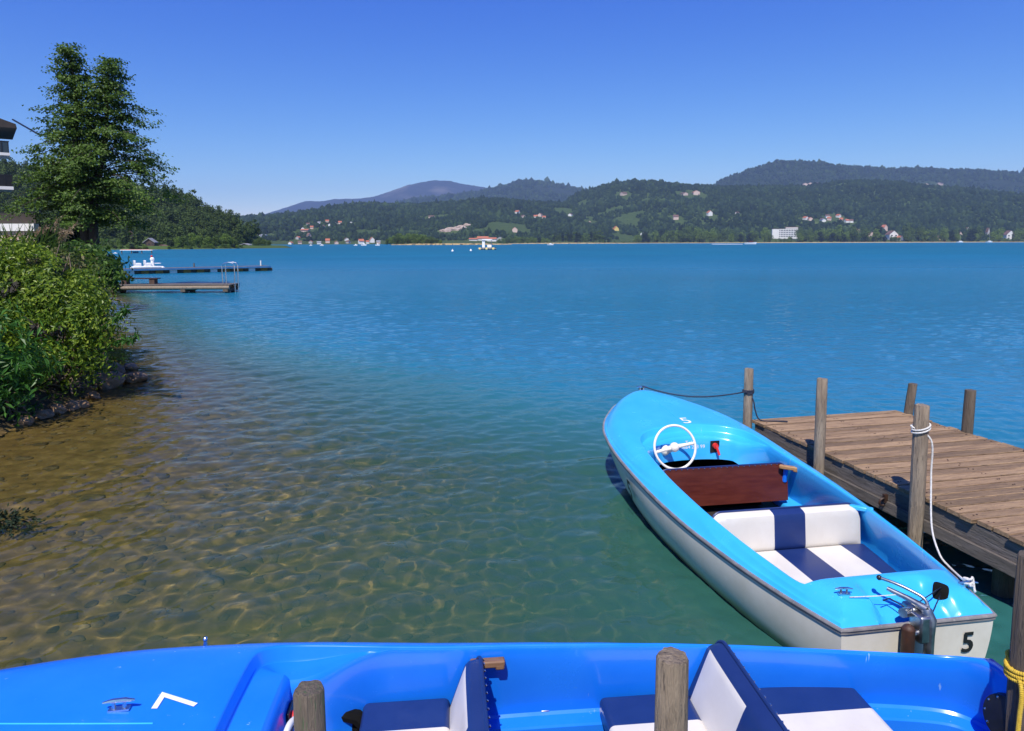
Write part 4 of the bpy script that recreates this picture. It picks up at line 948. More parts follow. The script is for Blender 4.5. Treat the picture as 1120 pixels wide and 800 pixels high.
# ---- long pontoon with floats
p0 = at_z(134, 300, 0); p1_ = at_z(293, 296, 0); dv = (p1_ - p0)[:2]; Lp = float(np.hypot(*dv)); an = math.atan2(dv[1], dv[0])
pon = empty('pontoon', (p0[0], p0[1], 0), an); tag(pon, 'long floating pontoon with blue edges and rusty floats behind the jetty', 'pontoon')
b = MB(); b.box((Lp / 2, 0, .42), (Lp, 2.2, .05)); b.build('deck', M['beam'], pon)
for y in (-1.1, 1.1): b = MB(); b.box((Lp / 2, y, .38), (Lp, .06, .16)); b.build('blue_edge', M['blue_edge'], pon)
for i, x in enumerate(np.linspace(.5, Lp - .6, 11)):
    b = MB(); b.box((x, 0, .10), (Lp / 20, 1.9, .42)); b.build('float', M['orange_float'] if i % 3 else M['white_boat'], pon, bevel=.04)
    b = MB(); b.box((x + Lp / 22, 0, .16), (Lp / 26, 1.7, .26)); b.build('cross_beam', M['post_dark'], pon)
for x in (Lp - .4, Lp * .48): b = MB(); b.tube([(x, .9, .4), (x, .9, .95 if x > Lp * .6 else .8)], .06, 8); b.build('bollard', M['wall_white'] if x > Lp * .6 else M['post_dark'], pon, True)
# white pedal boat at the pontoon
q = at_z(153, 295.5, .2); pb = empty('pedal_boat', (q[0], q[1] + 1.2, 0), an); tag(pb, 'white pedal boat with a raised red topped seat, lying at the long pontoon', 'pedal boat')
for y in (-.55, .55): b = MB(); b.tube(catmull([(-1.35, y, .35), (-1.1, y, .2), (0, y, .12), (1.1, y, .2), (1.4, y, .42)], 5), [.06] + [.2] * 19 + [.08], 10); b.build('float', M['white_boat'], pb, True)
b = MB(); b.box((0, 0, .44), (2.4, 1.35, .14)); b.build('deck', M['white_boat'], pb, bevel=.05)
for x in (-.75, .1): b = MB(); b.box((x, 0, .66), (.55, 1.1, .30)); b.box((x - .24, 0, .86), (.12, 1.1, .40)); b.build('seat', M['white_boat'], pb, bevel=.05)
b = MB(); b.tube([(.5, 0, .5), (.5, 0, 1.05)], [.16, .13], 10); b.ball((.5, 0, 1.15), .20, n=8); b.build('pillar', M['white_boat'], pb, True)
b = MB(); b.ball((.46, 0, 1.42), .10, n=6); b.build('cap', M['red'], pb, True)
b = MB(); b.box((.9, 0, .76), (.5, 1.2, .06)); b.build('table', M['white_boat'], pb, bevel=.02)
# far landing stage with white edge
q = at_z(152, 277.5, 0); ls = empty('landing_stage', (q[0], q[1], 0), R(4)); tag(ls, 'white edged landing stage with a low flat roof, far behind the pedal boat', 'landing stage')
b = MB(); b.box((0, 0, .9), (8.3, 3, .18)); b.build('roof', M['white_boat'], ls); b = MB(); b.box((-.4, 0, 1.05), (7.2, 2.4, .12)); b.build('roof_ridge', M['roof_red'], ls)
for x in (-3.8, -1.3, 1.3, 3.8): b = MB(); b.box((x, -1.2, .1), (.2, .2, 1.7)); b.build('pile', M['post_dark'], ls)
b = MB(); b.box((-1, .4, .35), (1.0, 1, .4)); b.build('blue_cover', M['blue_edge'], ls)

# ---- house on the left edge
Yh = 42.0; u = Yh / F
def hx(px): return at_y(px, 200, Yh)[0]
def hz(row): return at_y(0, row, Yh)[2]
ho = empty('lakeside_house', (hx(2) - 1.45, Yh + 1.5, 1.2), R(38)); tag(ho, 'lakeside house with dark eaves and glass fronted balconies at the left frame edge', 'house'); oh = Vector((hx(2), Yh + 1.5, 1.2))
def part(name, c, d, mat, parent=None, bevel=0): b = MB(); b.box(Vector(c) - oh, d); return b.build(name, M[mat], parent or ho, bevel=bevel)
part('wall', ((hx(-200) + hx(3)) / 2, Yh + 4.5, (hz(262) + hz(135)) / 2), (hx(2) - hx(-200), 6, hz(135) - hz(262)), 'wall_turq')
b = MB(); xe = hx(24) - oh.x; x0_ = hx(-220) - oh.x; z0_ = hz(136) - oh.z; 
V = []
for y in (-1.0, 5): V += [(x0_, y, z0_), (xe, y, z0_), (xe - .05, y, z0_ + .25), (hx(-100) - oh.x, y, z0_ + 2.6), (x0_, y, z0_ + 2.8)]
b.add(V, [(0, 1, 2, 3, 4), (5, 9, 8, 7, 6), (0, 5, 6, 1), (1, 6, 7, 2), (2, 7, 8, 3), (3, 8, 9, 4), (4, 9, 5, 0)]); b.build('roof', M['roof_dark'], ho)
b = MB(); Ri = Matrix.Rotation(-R(38), 3, 'Z'); a_ = Ri @ (Vector(at_y(14, 131, Yh - 1)) - ho.location); c_ = Ri @ (Vector(at_y(42, 147, Yh - 3)) - ho.location); b.tube([a_, c_], .05, 8); b.build('awning_boom', M['black'], ho)
for (px, r0, r1, r2_, rail) in ((15, 155, 167, 170, 'glass'), (16, 192, 204, 207.5, 'black')):
    bal = part('balcony', ((hx(-150) + hx(px)) / 2, Yh + .4, (hz(r1) + hz(r2_)) / 2), (hx(px) - hx(-150), 2.2, hz(r1) - hz(r2_)), 'wall_white')
    part('railing', ((hx(-150) + hx(px - .6)) / 2, Yh - .6, (hz(r0) + hz(r1)) / 2), (hx(px - .6) - hx(-150), .05, hz(r0) - hz(r1)), rail, bal)
    part('handrail', ((hx(-150) + hx(px)) / 2, Yh - .6, hz(r0) + .03), (hx(px) - hx(-150), .08, .06), 'black', bal)
    for k in range(3): part('baluster', (hx(px - 1 - 6 * k), Yh - .64, (hz(r0) + hz(r1)) / 2), (.05, .05, hz(r0) - hz(r1)), 'black', bal)
for k in range(2): w_ = part('window', (hx(-10 - 22 * k), Yh + 1.47, (hz(180) + hz(200)) / 2), (.9, .08, 1.1), 'glass')
tw = empty('terrace_wall', (hx(0), Yh - 4, 1.2)); tag(tw, 'pale terrace wall below a dark railing, behind the plumed grasses', 'wall'); oh = Vector(tw.location); Yt = Yh - 4
def tx(px): return at_y(px, 250, Yt)[0]
def tz(row): return at_y(0, row, Yt)[2]
part('parapet', ((tx(-120) + tx(40)) / 2, Yt, (tz(245) + tz(253)) / 2), (tx(40) - tx(-120), .4, tz(245) - tz(253)), 'wall_white', tw)
part('lower_wall', ((tx(-120) + tx(38)) / 2, Yt + .1, (tz(253.5) + 0) / 2), (tx(38) - tx(-120), .3, tz(253.5)), 'wall_pink', tw)
part('railing_panel', ((tx(-120) + tx(40)) / 2, Yt, (tz(233) + tz(245)) / 2), (tx(40) - tx(-120), .06, tz(233) - tz(245) - .05), 'roof_dark', tw)
part('handrail', ((tx(-120) + tx(40.5)) / 2, Yt, tz(232.5)), (tx(40.5) - tx(-120), .1, .06), 'black', tw)
hd = shrub('hedge', 'dark clipped hedge between the terrace wall and the tall tree', [px_blob(56, 258, 24, 40, sz=.8), px_blob(78, 262, 20, 40, sz=.8), px_blob(40, 268, 20, 39, sz=.6)], 5000, .22, .13, 'leaf_far_dark', 61, 8, cr=.25)
hd['category'] = 'hedge'
# ------------------------------------------------------------------ far shores: hills, woods, houses, boats
HILLS = []
def hill(name, D, base, prof, mats, seed, rough=.10, back=600, n=420, m=70, noise_h=10, nl=300):
    """a ridge at distance D whose skyline has the given picture heights; base = distance of its foot"""
    prof = np.array(prof, float); px = prof[:, 0]
    rx = np.array([at_y(a, b, D)[0] for a, b in prof]); rz = np.array([at_y(a, b, D)[2] for a, b in prof])
    xs = np.linspace(rx[0], rx[-1], n); zr = np.interp(xs, rx, rz)
    bs = base if callable(base) else (lambda x: np.full_like(x, base, dtype=float))
    def h(x, y):
        zt = np.interp(x, rx, rz); t = (y - bs(x)) / (D - bs(x)); tt = np.clip(t, 0, 1)
        up_ = zt * (.25 * tt + .75 * sstep(tt, -.25, 1.05) - .75 * sstep(np.zeros(1), -.25, 1.05)[0] * (1 - tt))
        nz_ = fbm(x / nl, y / nl, 5, seed) * zt * rough * 4 * tt * (1 - tt) + fbm(x / 28, y / 28, 2, seed + 3) * noise_h * .4 * tt
        dn = np.clip((y - D) / back, 0, 1)
        z = (up_ + nz_) * (1 - dn ** 1.5 * .6)
        return np.where(t < -.02, -8, z + np.where(t < 0, -1.0, .6))
    ts = np.concatenate([np.linspace(-.03, .12, 10)[:-1], np.linspace(.12, 1, m), np.linspace(1.02, 1.02 + back / max(D - base if not callable(base) else 900, 1), 8)])
    X_ = np.repeat(xs[None], len(ts), 0); Y_ = bs(X_) + ts[:, None] * (D - bs(X_)); Z_ = h(X_, Y_)
    o = np_mesh(name, np.stack([X_, Y_, Z_], -1).reshape(-1, 3), grid_faces(len(ts), n), mats); tag(o, kind='structure')
    H = dict(h=h, D=D, base=bs, rx=rx, name=name); HILLS.append(H); return H
def march(H, px, row):
    d = ray(px, row)
    b0 = float(H['base'](np.array([d[0] / d[1] * H['D']]))[0]) * .98
    for Y in np.linspace(b0, H['D'] + 50, 700):
        p = CAM + d * (Y / d[1])
        if float(H['h'](np.array([p[0]]), np.array([p[1]]))[0]) >= p[2] and p[2] > -5: return p
    return CAM + d * (H['D'] / d[1])
def hillmat(name, a, b, c, scale=.004):
    mt, nt, out = newmat(name); p = nd(nt, 'ShaderNodeBsdfPrincipled', Roughness=.95); p.inputs['Specular IOR Level'].default_value = .1
    geo = nt.nodes.new('ShaderNodeNewGeometry')
    n1 = nd(nt, 'ShaderNodeTexNoise', Scale=scale, Detail=6, Roughness=.6); nt.links.new(geo.outputs['Position'], n1.inputs['Vector'])
    n2 = nd(nt, 'ShaderNodeTexNoise', Scale=scale * 14, Detail=6, Roughness=.75); nt.links.new(geo.outputs['Position'], n2.inputs['Vector'])
    col = mixc(nt, ramp(nt, n2.outputs[0], .35, .65), a, b); col = mixc(nt, ramp(nt, n1.outputs[0], .60, .68), col, c)
    nt.links.new(col, p.inputs['Base Color']); bp = nd(nt, 'ShaderNodeBump', Strength=1, Distance=12); nt.links.new(n2.outputs[0], bp.inputs['Height']); nt.links.new(bp.outputs[0], p.inputs['Normal'])
    nt.links.new(p.outputs[0], out.inputs[0]); return mt
HM = hillmat('forest_floor', (.05, .085, .024), (.085, .125, .034), (.13, .18, .05))
HMF = hillmat('far_forest_floor', (.012, .02, .012), (.028, .045, .02), (.05, .08, .03), .002)
HMM = hillmat('mountain_flank', (.014, .022, .038), (.034, .042, .058), (.10, .095, .10), .0009)  # bluish base colour: part of the distance haze is painted into it
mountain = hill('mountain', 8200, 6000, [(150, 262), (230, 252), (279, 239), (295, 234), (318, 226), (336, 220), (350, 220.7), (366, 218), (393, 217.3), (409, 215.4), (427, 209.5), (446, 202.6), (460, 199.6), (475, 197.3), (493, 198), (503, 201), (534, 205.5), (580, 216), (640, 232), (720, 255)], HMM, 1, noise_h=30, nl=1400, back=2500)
hB = hill('hill_behind', 5600, 3600, [(330, 262), (400, 236), (450, 219), (489, 215), (528.6, 209.5), (545, 205.5), (560, 202), (568, 198.6), (578, 197.6), (590, 199), (607, 202.6), (638, 207.5), (680, 216), (760, 232), (840, 258)], HMF, 2, noise_h=18, nl=600, back=1200)
hD = hill('hill_far_right', 4600, 3000, [(700, 258), (740, 230), (778, 205), (789, 198), (808, 190), (828, 184), (843, 179.2), (856, 176.4), (868, 177.5), (890, 178), (904, 181.8), (929, 183), (966, 185.4), (989, 185.2), (1010, 185), (1039, 187), (1051, 186), (1068, 188), (1111, 189.7), (1180, 192), (1300, 200), (1500, 222)], HMF, 4, noise_h=16, nl=500, back=1200)
hA = hill('hill_left_middle', 2700, lambda x: np.interp(x, [-1500, -600, 0, 500], [1250, 1300, 1500, 1800.]), [(120, 245), (180, 241), (247, 239.3), (275, 239), (324, 237.4), (362, 231.5), (389, 225.3), (407, 223.4), (428, 224.8), (452, 225), (470, 224.8), (505, 222), (523, 218.7), (552, 219.3), (578, 222), (597, 223.6), (617, 223), (650, 226), (690, 236), (740, 258)], HM, 5, noise_h=9, back=900)
hC = hill('hill_right_middle', 2800, lambda x: np.interp(x, [0, 400, 1200, 2500], [1850, 1720, 1680, 1680.]), [(560, 255), (590, 236), (617, 222), (635, 211.4), (654, 204.6), (670, 201.3), (691, 199.4), (714, 199.6), (736, 202.8), (776, 205), (830, 205.5), (880, 205), (908, 200.3), (936, 199), (966, 200.2), (991, 203.4), (1009, 205.6), (1039, 206.6), (1051, 210.7), (1058, 217), (1110, 226), (1200, 238), (1400, 256)], HM, 6, noise_h=9, back=700, n=520)
hF = hill('hill_right_front', 2250, lambda x: np.full_like(x, 1660.), [(840, 262), (880, 250), (920, 240), (965, 232), (998, 224.6), (1026, 221.4), (1073, 221.4), (1103, 218), (1120, 215), (1180, 208), (1300, 205), (1500, 215)], HM, 7, noise_h=8, back=500)
hL = hill('headland', 470, lambda x: np.interp(x, [-700, -330, -190, -165, -135], [420, 330, 300, 330, 400.]), [(-700, 150), (-300, 165), (-80, 180), (0, 187), (19, 192), (40, 198), (90, 203), (140, 210), (169, 219), (195, 220), (212, 225), (233, 236), (255, 248), (270, 257), (280, 263), (290, 267)], HM, 8, noise_h=2, back=90, nl=90)

def sample_hill(H, n, seed, x0=None, x1=None, t0=.02, t1=1.02):
    r = np.random.default_rng(seed); x = r.uniform(x0 if x0 is not None else H['rx'][0], x1 if x1 is not None else H['rx'][-1], n); t = r.uniform(t0, t1, n)
    b_ = H['base'](x); y = b_ + t * (H['D'] - b_); return np.stack([x, y, H['h'](x, y)], -1)
def blobmat(name, stops):
    mt, nt, out = newmat(name); p = nd(nt, 'ShaderNodeBsdfPrincipled', Roughness=.95); p.inputs['Specular IOR Level'].default_value = .05
    g = nt.nodes.new('ShaderNodeNewGeometry'); cr = nt.nodes.new('ShaderNodeValToRGB'); e = cr.color_ramp.elements
    e[0].position = stops[0][0]; e[0].color = c4(stops[0][1]); e[1].position = stops[-1][0]; e[1].color = c4(stops[-1][1])
    for q_, c_ in stops[1:-1]: k = e.new(q_); k.color = c4(c_)
    nt.links.new(g.outputs['Random Per Island'], cr.inputs[0])
    n1 = nd(nt, 'ShaderNodeTexNoise', Scale=.006, Detail=4); nt.links.new(g.outputs['Position'], n1.inputs['Vector'])
    n2 = nd(nt, 'ShaderNodeTexNoise', Scale=.5, Detail=5, Roughness=.8); nt.links.new(g.outputs['Position'], n2.inputs['Vector'])
    hs = nt.nodes.new('ShaderNodeHueSaturation'); nt.links.new(cr.outputs[0], hs.inputs['Color'])
    mu = nt.nodes.new('ShaderNodeMath'); mu.operation = 'MULTIPLY'; nt.links.new(ramp_out(nt, n1.outputs[0], .3, 1.7), mu.inputs[0]); nt.links.new(ramp_out(nt, n2.outputs[0], .75, 1.25), mu.inputs[1]); nt.links.new(mu.outputs[0], hs.inputs['Value'])
    nt.links.new(hs.outputs[0], p.inputs['Base Color']); nt.links.new(p.outputs[0], out.inputs[0]); return mt
BM = blobmat('distant_canopy', [(0, (.012, .022, .012)), (.45, (.017, .030, .014)), (.75, (.025, .043, .017)), (1, (.040, .064, .022))])
IC = ico(1); IC0 = (IC[0] * np.array([1, 1, 1.25]) + np.array([0, 0, .55]), IC[1])
CLEAR = []   # clearings (x, y, radius) where houses stand
def canopy(H, name, n, size, seed, x0=None, x1=None, t0=.05, t1=1.03, mat=None, thr=.235):
    P = sample_hill(H, n, seed, x0, x1, t0, t1)
    k = (fbm(P[:, 0] / (size * 26), P[:, 1] / (size * 26), 3, seed) < thr)
    for (cx_, cy_, cr_) in CLEAR: k &= ~(((P[:, 0] - cx_) ** 2 + ((P[:, 1] - cy_) * .45) ** 2) < cr_ ** 2)
    P = P[k]; r = np.random.default_rng(seed + 1); s = size * np.exp(r.normal(0, .3, len(P))); tall = r.uniform(.8, 1.5, len(P))
    P[:, 2] -= s * .25
    o = scatter(name, P, np.stack([s * .62, s * .62, s * .62 * tall], -1), IC0, mat or BM, jit=.14, seed=seed); tag(o, kind='stuff'); return o

# ---- houses: each one a thing with wall and roof
def gable(name, pos, w_, d_, hw, hr, wallm, roofm, label, group=None, rz=0.0, windows=0, cat='house', wide=False):
    if wide: w_, d_, rz, windows = d_, w_, rz + math.pi / 2, 0
    root = empty(name, tuple(pos), rz)
    b = MB(); b.box((0, 0, hw / 2 - 1.5), (w_, d_, hw + 3))
    b.add([(-w_ / 2, -d_ / 2, hw), (w_ / 2, -d_ / 2, hw), (0, -d_ / 2, hw + hr), (-w_ / 2, d_ / 2, hw), (w_ / 2, d_ / 2, hw), (0, d_ / 2, hw + hr)], [(0, 1, 2), (3, 5, 4)])
    wl = b.build('wall', M[wallm], root)
    ov = .08 * w_; o2 = .5; b = MB(); t = .35; s = hr / (w_ / 2)
    V = []
    for y in (-d_ / 2 - o2, d_ / 2 + o2):
        V += [(-w_ / 2 - ov, y, hw - ov * s + .1), (0, y, hw + hr + .1), (w_ / 2 + ov, y, hw - ov * s + .1), (-w_ / 2 - ov, y, hw - ov * s + .1 + t), (0, y, hw + hr + .1 + t), (w_ / 2 + ov, y, hw - ov * s + .1 + t)]
    b.add(V, [(0, 1, 4, 3), (1, 2, 5, 4), (6, 9, 10, 7), (7, 10, 11, 8), (3, 4, 10, 9), (4, 5, 11, 10), (0, 6, 7, 1), (1, 7, 8, 2), (0, 3, 9, 6), (2, 8, 11, 5)])
    b.build('roof', M[roofm], root)
    for i in range(windows):
        for lv in range(2):
            b = MB(); b.box((-w_ / 2 + w_ * (i + .5) / windows, -d_ / 2 - .05, hw * (.28 + .45 * lv)), (w_ / windows * .42, .08, hw * .22)); b.build('window', M['glass'], root)
    tag(root, label, cat, group); return root
def house_px(H, px, row, wpx, hpx, wallm, roofm, label, group=None, rz=None, windows=0, name='house', clear=1.6, cat='house', turn=None, wide=False):
    p = march(H, px, row) if H is not None else at_z(px, row, .6)
    u = p[1] / F; w_ = wpx * u; hh = hpx * u
    rr = random.Random(int(px * 31 + row)); a = rz if rz is not None else rr.uniform(-.6, .6) + (math.pi / 2 if rr.random() < .5 else 0)
    CLEAR.append((p[0], p[1], w_ * clear)); CLEAR.append((p[0], p[1] - w_ * 3.0, w_ * .9))
    return gable(name, p, w_, w_ * rr.uniform(.8, 1.1), hh * .62, hh * .42, wallm, roofm, label, group, a, windows, cat, wide)
V1 = 'small houses of the hillside village'
for i, (px, row, wv) in enumerate([(337, 247, 4.2), (341, 250.5, 4.6), (349, 245.5, 4), (353, 249.8, 5), (358, 243.5, 4), (361, 247.5, 4.5), (367, 246.5, 4.4), (372, 245.2, 4.5), (384, 245.5, 4), (331, 251.5, 4)]):
    wv *= .82; house_px(hA, px, row, wv, wv * .8, ['wall_white', 'wall_pink', 'wall_white'][i % 3], ['roof_brown', 'roof_red', 'roof_grey'][i % 3], 'tiny pale house in the village high on the wooded hill left of centre', V1)
V2 = 'small houses along the far left shore'
for i, (px, row) in enumerate([(318, 267.8), (328, 267), (340, 266.6), (349, 267.5), (368, 267.2), (381, 266.4), (402, 266.6), (414, 266.6), (326, 262), (379, 263.5)]):
    house_px(hA, px, row, 3.9, 3.1, ['wall_white', 'wall_pink', 'wall_grey'][i % 3], ['roof_red', 'roof_brown', 'roof_red', 'roof_grey'][i % 4], 'tiny house in the row along the far left shore', V2)
house_px(hA, 287, 259.5, 9, 2.6, 'wall_white', 'roof_grey', 'long white building low on the hill above the end of the headland', rz=0.0, wide=True)
house_px(hA, 334, 253.5, 8, 2.6, 'wall_pink', 'roof_red', 'long pinkish roofed house left of the hillside village', rz=0.0, wide=True)
house_px(hA, 395, 267, 6.5, 5.0, 'wall_white', 'roof_red', 'white red roofed house among the tiny shore houses')
house_px(hA, 407, 265.5, 4.5, 5.5, 'wall_white', 'roof_red', 'tall red roofed house on the shore left of the wooded spit')
house_px(hA, 358.5, 266, 4.6, 4.4, 'wall_pink', 'roof_red', 'bright red roofed house at the middle of the far left shore')
house_px(hA, 338, 261.5, 3.6, 6, 'wall_pink', 'roof_brown', 'narrow tower like house above the far left shore')
for i, (px, row) in enumerate([(566, 234), (572, 239), (586, 239), (591, 237), (595, 240)]):
    house_px(hA, px, row, 4, 3.4, ['wall_white', 'wall_pink'][i % 2], ['roof_red', 'roof_brown'][i % 2], 'tiny house in the scattered group high right of the quarry', 'houses right of the quarry')
house_px(hA, 472, 238.5, 6, 2.4, 'wall_pink', 'roof_brown', 'lone low house on the slope above the wooded spit', rz=0.0, wide=True)
house_px(hA, 563, 254, 5.5, 5, 'wall_pink', 'roof_red', 'pink gabled house between the quarry and the poplars', rz=0.05)
for i, (px, row) in enumerate([(603, 225), (607, 226), (612, 225.5), (624, 236.5)]): house_px(hB if row < 230 else hA, px, row, 4, 2.6, 'wall_white', 'roof_brown', 'tiny house in the saddle between the two central hills', 'houses in the saddle')
# red roofed complex near the lake
p = march(hA, 527, 263); u = p[1] / F
for (dx, wp, hp, lab) in ((-9, 9, 2.6, 'low left wing of the red roofed complex by the lake'), (1, 12, 4.8, 'largest house of the red roofed complex by the lake'), (11, 10, 3.2, 'low right wing of the red roofed complex by the lake')):
    gable('lake_hall', (p[0] + dx * u, p[1] + (0 if hp > 4 else -8), p[2] + .3), wp * u, 16, hp * u * .40, hp * u * .42, 'wall_white', 'roof_red', lab, 'buildings of the red roofed complex', 0, 4, cat='building', wide=True)
CLEAR.append((p[0], p[1] - 30, 16 * u)); CLEAR.append((p[0], p[1], 14 * u))
house_px(hA, 547, 263.5, 7, 4, 'wall_grey', 'roof_grey', 'grey building right of the red roofed complex', rz=0.0)
# quarry scar
qp = march(hA, 495, 252); u = qp[1] / F
for i, (dx, dr, sx_, sz_) in enumerate(((-8, 1.5, 7, 2.6), (0, 0, 9, 3.4), (9, -2, 7, 3.4), (16, -5, 5, 2.6))):
    V, Fc = ico(4); n_ = fbm(V[:, 0] * 3 + i * 9, V[:, 2] * 3 + V[:, 1], 4, 60 + i); V = V * (1 + .55 * n_)[:, None]; pq = march(hA, 495 + dx, 252 + dr)
    o = np_mesh('quarry_face', V * np.array([sx_ * u, 10, sz_ * u]), Fc, surf('quarry_rock_%d' % i, (.30, .22, .17), (.48, .38, .31), .12, rough=.95, c3=(.16, .12, .09)), None, False); o.location = pq; CLEAR.append((pq[0], pq[1] - 25, sx_ * u * .9)); CLEAR.append((pq[0], pq[1] - 55, sx_ * u * .8))
    tag(o, ['leftmost', 'broad central', 'upper right', 'topmost right'][i] + ' pinkish rock face of the quarry scar on the hillside', 'rock face', 'quarry scar')
# right shore
HX = [(951, 262, 8, 7.5, 'wall_pink', 'roof_brown', 'peach house with a brown roof on the right shore'), (975, 262, 9, 9, 'wall_white', 'roof_brown', 'white house with a broad brown roof on the right shore'), (984.5, 263.5, 7, 5, 'wall_white', 'roof_red', 'low white house with a bright red roof beside the broad brown roofed one'),
      (967, 253, 4.6, 6.5, 'wall_pink', 'roof_red', 'orange tower like house above the shore trees'), (937, 254, 7, 3, 'wall_pink', 'roof_red', 'red roof showing among the trees right of the hotel'), (1029, 263.5, 8, 5.2, 'wall_yellow', 'roof_brown', 'yellow boathouse on the right shore'),
      (1049.5, 261, 3.6, 7, 'wall_pink', 'roof_brown', 'narrow pale house behind the sailing boat'), (1103, 262.5, 8.5, 9.5, 'wall_white', 'roof_brown', 'tall white house near the right frame edge'), (1080, 260, 3, 10, 'wall_grey', 'roof_brown', 'slim pale church tower among the shore trees'),
      (1058, 253.5, 3.6, 4.5, 'wall_white', 'roof_brown', 'small white gable above the shore trees at the right'), (673.5, 254.5, 5.2, 6.5, 'wall_yellow', 'roof_red', 'yellow house with an orange roof above the shore trees'), (678, 264, 7, 3.5, 'wall_white', 'roof_grey', 'low white boathouse on the shore below the yellow house'), (686, 264, 7, 3.2, 'wall_white', 'roof_grey', 'second low white boathouse, right of the one below the yellow house'),
      (703, 258, 4.5, 3.6, 'wall_white', 'roof_grey', 'pale house half hidden in the shore trees left of the big grove'), (645, 248, 5.5, 6, 'wall_pink', 'roof_brown', 'pinkish house on the slope above the poplars')]
for (px, row, wp, hp, a, c_, lab) in HX: house_px(hC, px, row, wp, hp, a, c_, lab, rz=random.Random(px).uniform(-.3, .3), windows=2 if wp > 6 else 0)
for (px, row, wp, hp, a, c_, lab) in [(739, 240, 5, 4.5, 'wall_pink', 'roof_brown', 'small house on the slope above the big grove'), (776, 236, 5, 5, 'wall_white', 'roof_red', 'small tower like house in a clearing right of the grove'), (761, 213, 7, 4, 'wall_pink', 'roof_red', 'house high up near the skyline of the right hill'), (748, 213.5, 6, 2.6, 'wall_pink', 'roof_brown', 'low house left of the one near the skyline'), (806, 234.5, 3.4, 2.4, 'wall_white', 'roof_brown', 'tiny lone house on the slope above the hotel'), (682, 213.5, 6, 3, 'wall_pink', 'roof_brown', 'pinkish house high on the rounded central hill')]:
    house_px(hC, px, row, wp, hp, a, c_, lab)
V3 = 'houses of the village right of the hotel'
for i, (px, row) in enumerate([(881, 240.5), (886, 241.5), (905, 238.5), (907, 241), (917, 238), (899, 242.5), (926, 243.5), (920, 242), (931, 243.6)]): house_px(hC, px, row, 4.2, 3.3, ['wall_white', 'wall_pink'][i % 2], ['roof_red', 'roof_red', 'roof_brown'][i % 3], 'tiny house in the village on the slope right of the hotel', V3)
house_px(hC, 900, 242.8, 4.6, 3, 'wall_white', 'blue_edge', 'blue roofed house in the village right of the hotel')
for i, (px, row) in enumerate([(880, 203), (886, 202.5), (893, 202.3), (1012, 203.5), (1028, 202.5)]): house_px(hD, px, row, 4.5, 2.4, 'wall_pink', 'roof_brown', 'tiny house high on the far right ridge', 'houses on the far ridge')
# hotel
p = march(hC, 858, 261); u = p[1] / F; ht = empty('hotel', (p[0], p[1], p[2] - 1), R(-16)); ht.scale = (1, 1, .82); tag(ht, 'large white flat roofed hotel with balcony bands above the shore trees', 'hotel')
CLEAR += [(p[0], p[1], 20 * u), (p[0], p[1] - 40, 13 * u)]
b = MB(); b.box((0, 0, 6.5 * u), (26 * u, 20, 13 * u)); b.build('wall', M['wall_white'], ht); b = MB(); b.box((7 * u, 2, 14 * u), (12 * u, 16, 2 * u)); b.build('upper_storey', M['wall_white'], ht)
b = MB(); b.box((0, 0, 13 * u + .4), (27 * u, 21, .8)); b.build('roof', M['roof_brown'], ht); b = MB(); b.box((7 * u, 2, 15 * u + .4), (13 * u, 17, .8)); b.build('roof', M['roof_red'], ht)
for k in range(4):
    b = MB(); b.box((3 * u, -10.2, (3.3 + 2.6 * k) * u), (18 * u, .5, 1.1 * u)); b.build('window_band', M['glass'], ht)
    for j in range(7): b = MB(); b.box(((-4.5 + 2.6 * j) * u, -10.6, (3.3 + 2.6 * k) * u), (.7 * u, .6, 1.2 * u)); b.build('balcony_divider', M['wall_white'], ht)
# headland houses
house_px(hL, 142.5, 262, 8, 8, 'wall_wood', 'roof_brown', 'brown chalet on the wooded headland slope', rz=.5, windows=2)
house_px(hL, 165, 271.5, 10.5, 9.5, 'wall_wood', 'roof_grey', 'timber house with pale gable at the foot of the headland', rz=.15, windows=3)
house_px(hL, 178.5, 273, 9, 4, 'wall_wood', 'roof_brown', 'low brown boathouse by the water right of the timber house', rz=0, cat='boathouse', name='boathouse')
house_px(hL, 269, 271, 10, 3.6, 'wall_wood', 'roof_grey', 'dark boathouse at the tip of the headland', rz=0, cat='boathouse', name='boathouse')
house_px(hL, 104, 271, 10, 7, 'wall_white', 'roof_grey', 'pale gabled house half hidden behind the tall tree', rz=.4)

# ---- woods (uncountable) on the hills
canopy(hA, 'forest_left_middle', 42000, 6.4, 101)
canopy(hC, 'forest_right_middle', 46000, 6.4, 102)
canopy(hF, 'forest_right_front', 17000, 6.0, 103, x1=2600)
canopy(hD, 'forest_far_right', 22000, 11, 104, mat=BM)
canopy(hB, 'forest_behind', 16000, 13, 105)
# ---- trees one can tell apart: crown of leaf clumps, trunk
def tree_proto(seed, W, H, n, leaf, lobes=9, cone=0.0):
    r = np.random.default_rng(seed); P = []; N = []
    for i in range(lobes):
        t = r.uniform(.25, .92); a = r.uniform(0, 6.28); rad = W * .5 * (1 - cone * t) * r.uniform(.15, .62) * math.sin(math.pi * min(.95, t * .8 + .15)); c = np.array([math.cos(a) * rad, math.sin(a) * rad, H * t]); s = W * r.uniform(.20, .34) * (1 - cone * t * .6)
        k = n // lobes; d = r.normal(0, 1, (k, 3)); d /= np.linalg.norm(d, axis=1)[:, None]; P.append(c + d * s * (.45 + .6 * r.uniform(0, 1, (k, 1)) ** .5) * [1, 1, .85]); N.append(d)
    P = np.concatenate(P); N = np.concatenate(N); k = P[:, 2] > H * .08; P, N = P[k], N[k]; q_ = r.uniform(.7, 1.3, len(P)); return leaf_arrays(P, N, leaf * q_, leaf * .8 * q_, seed, .1)
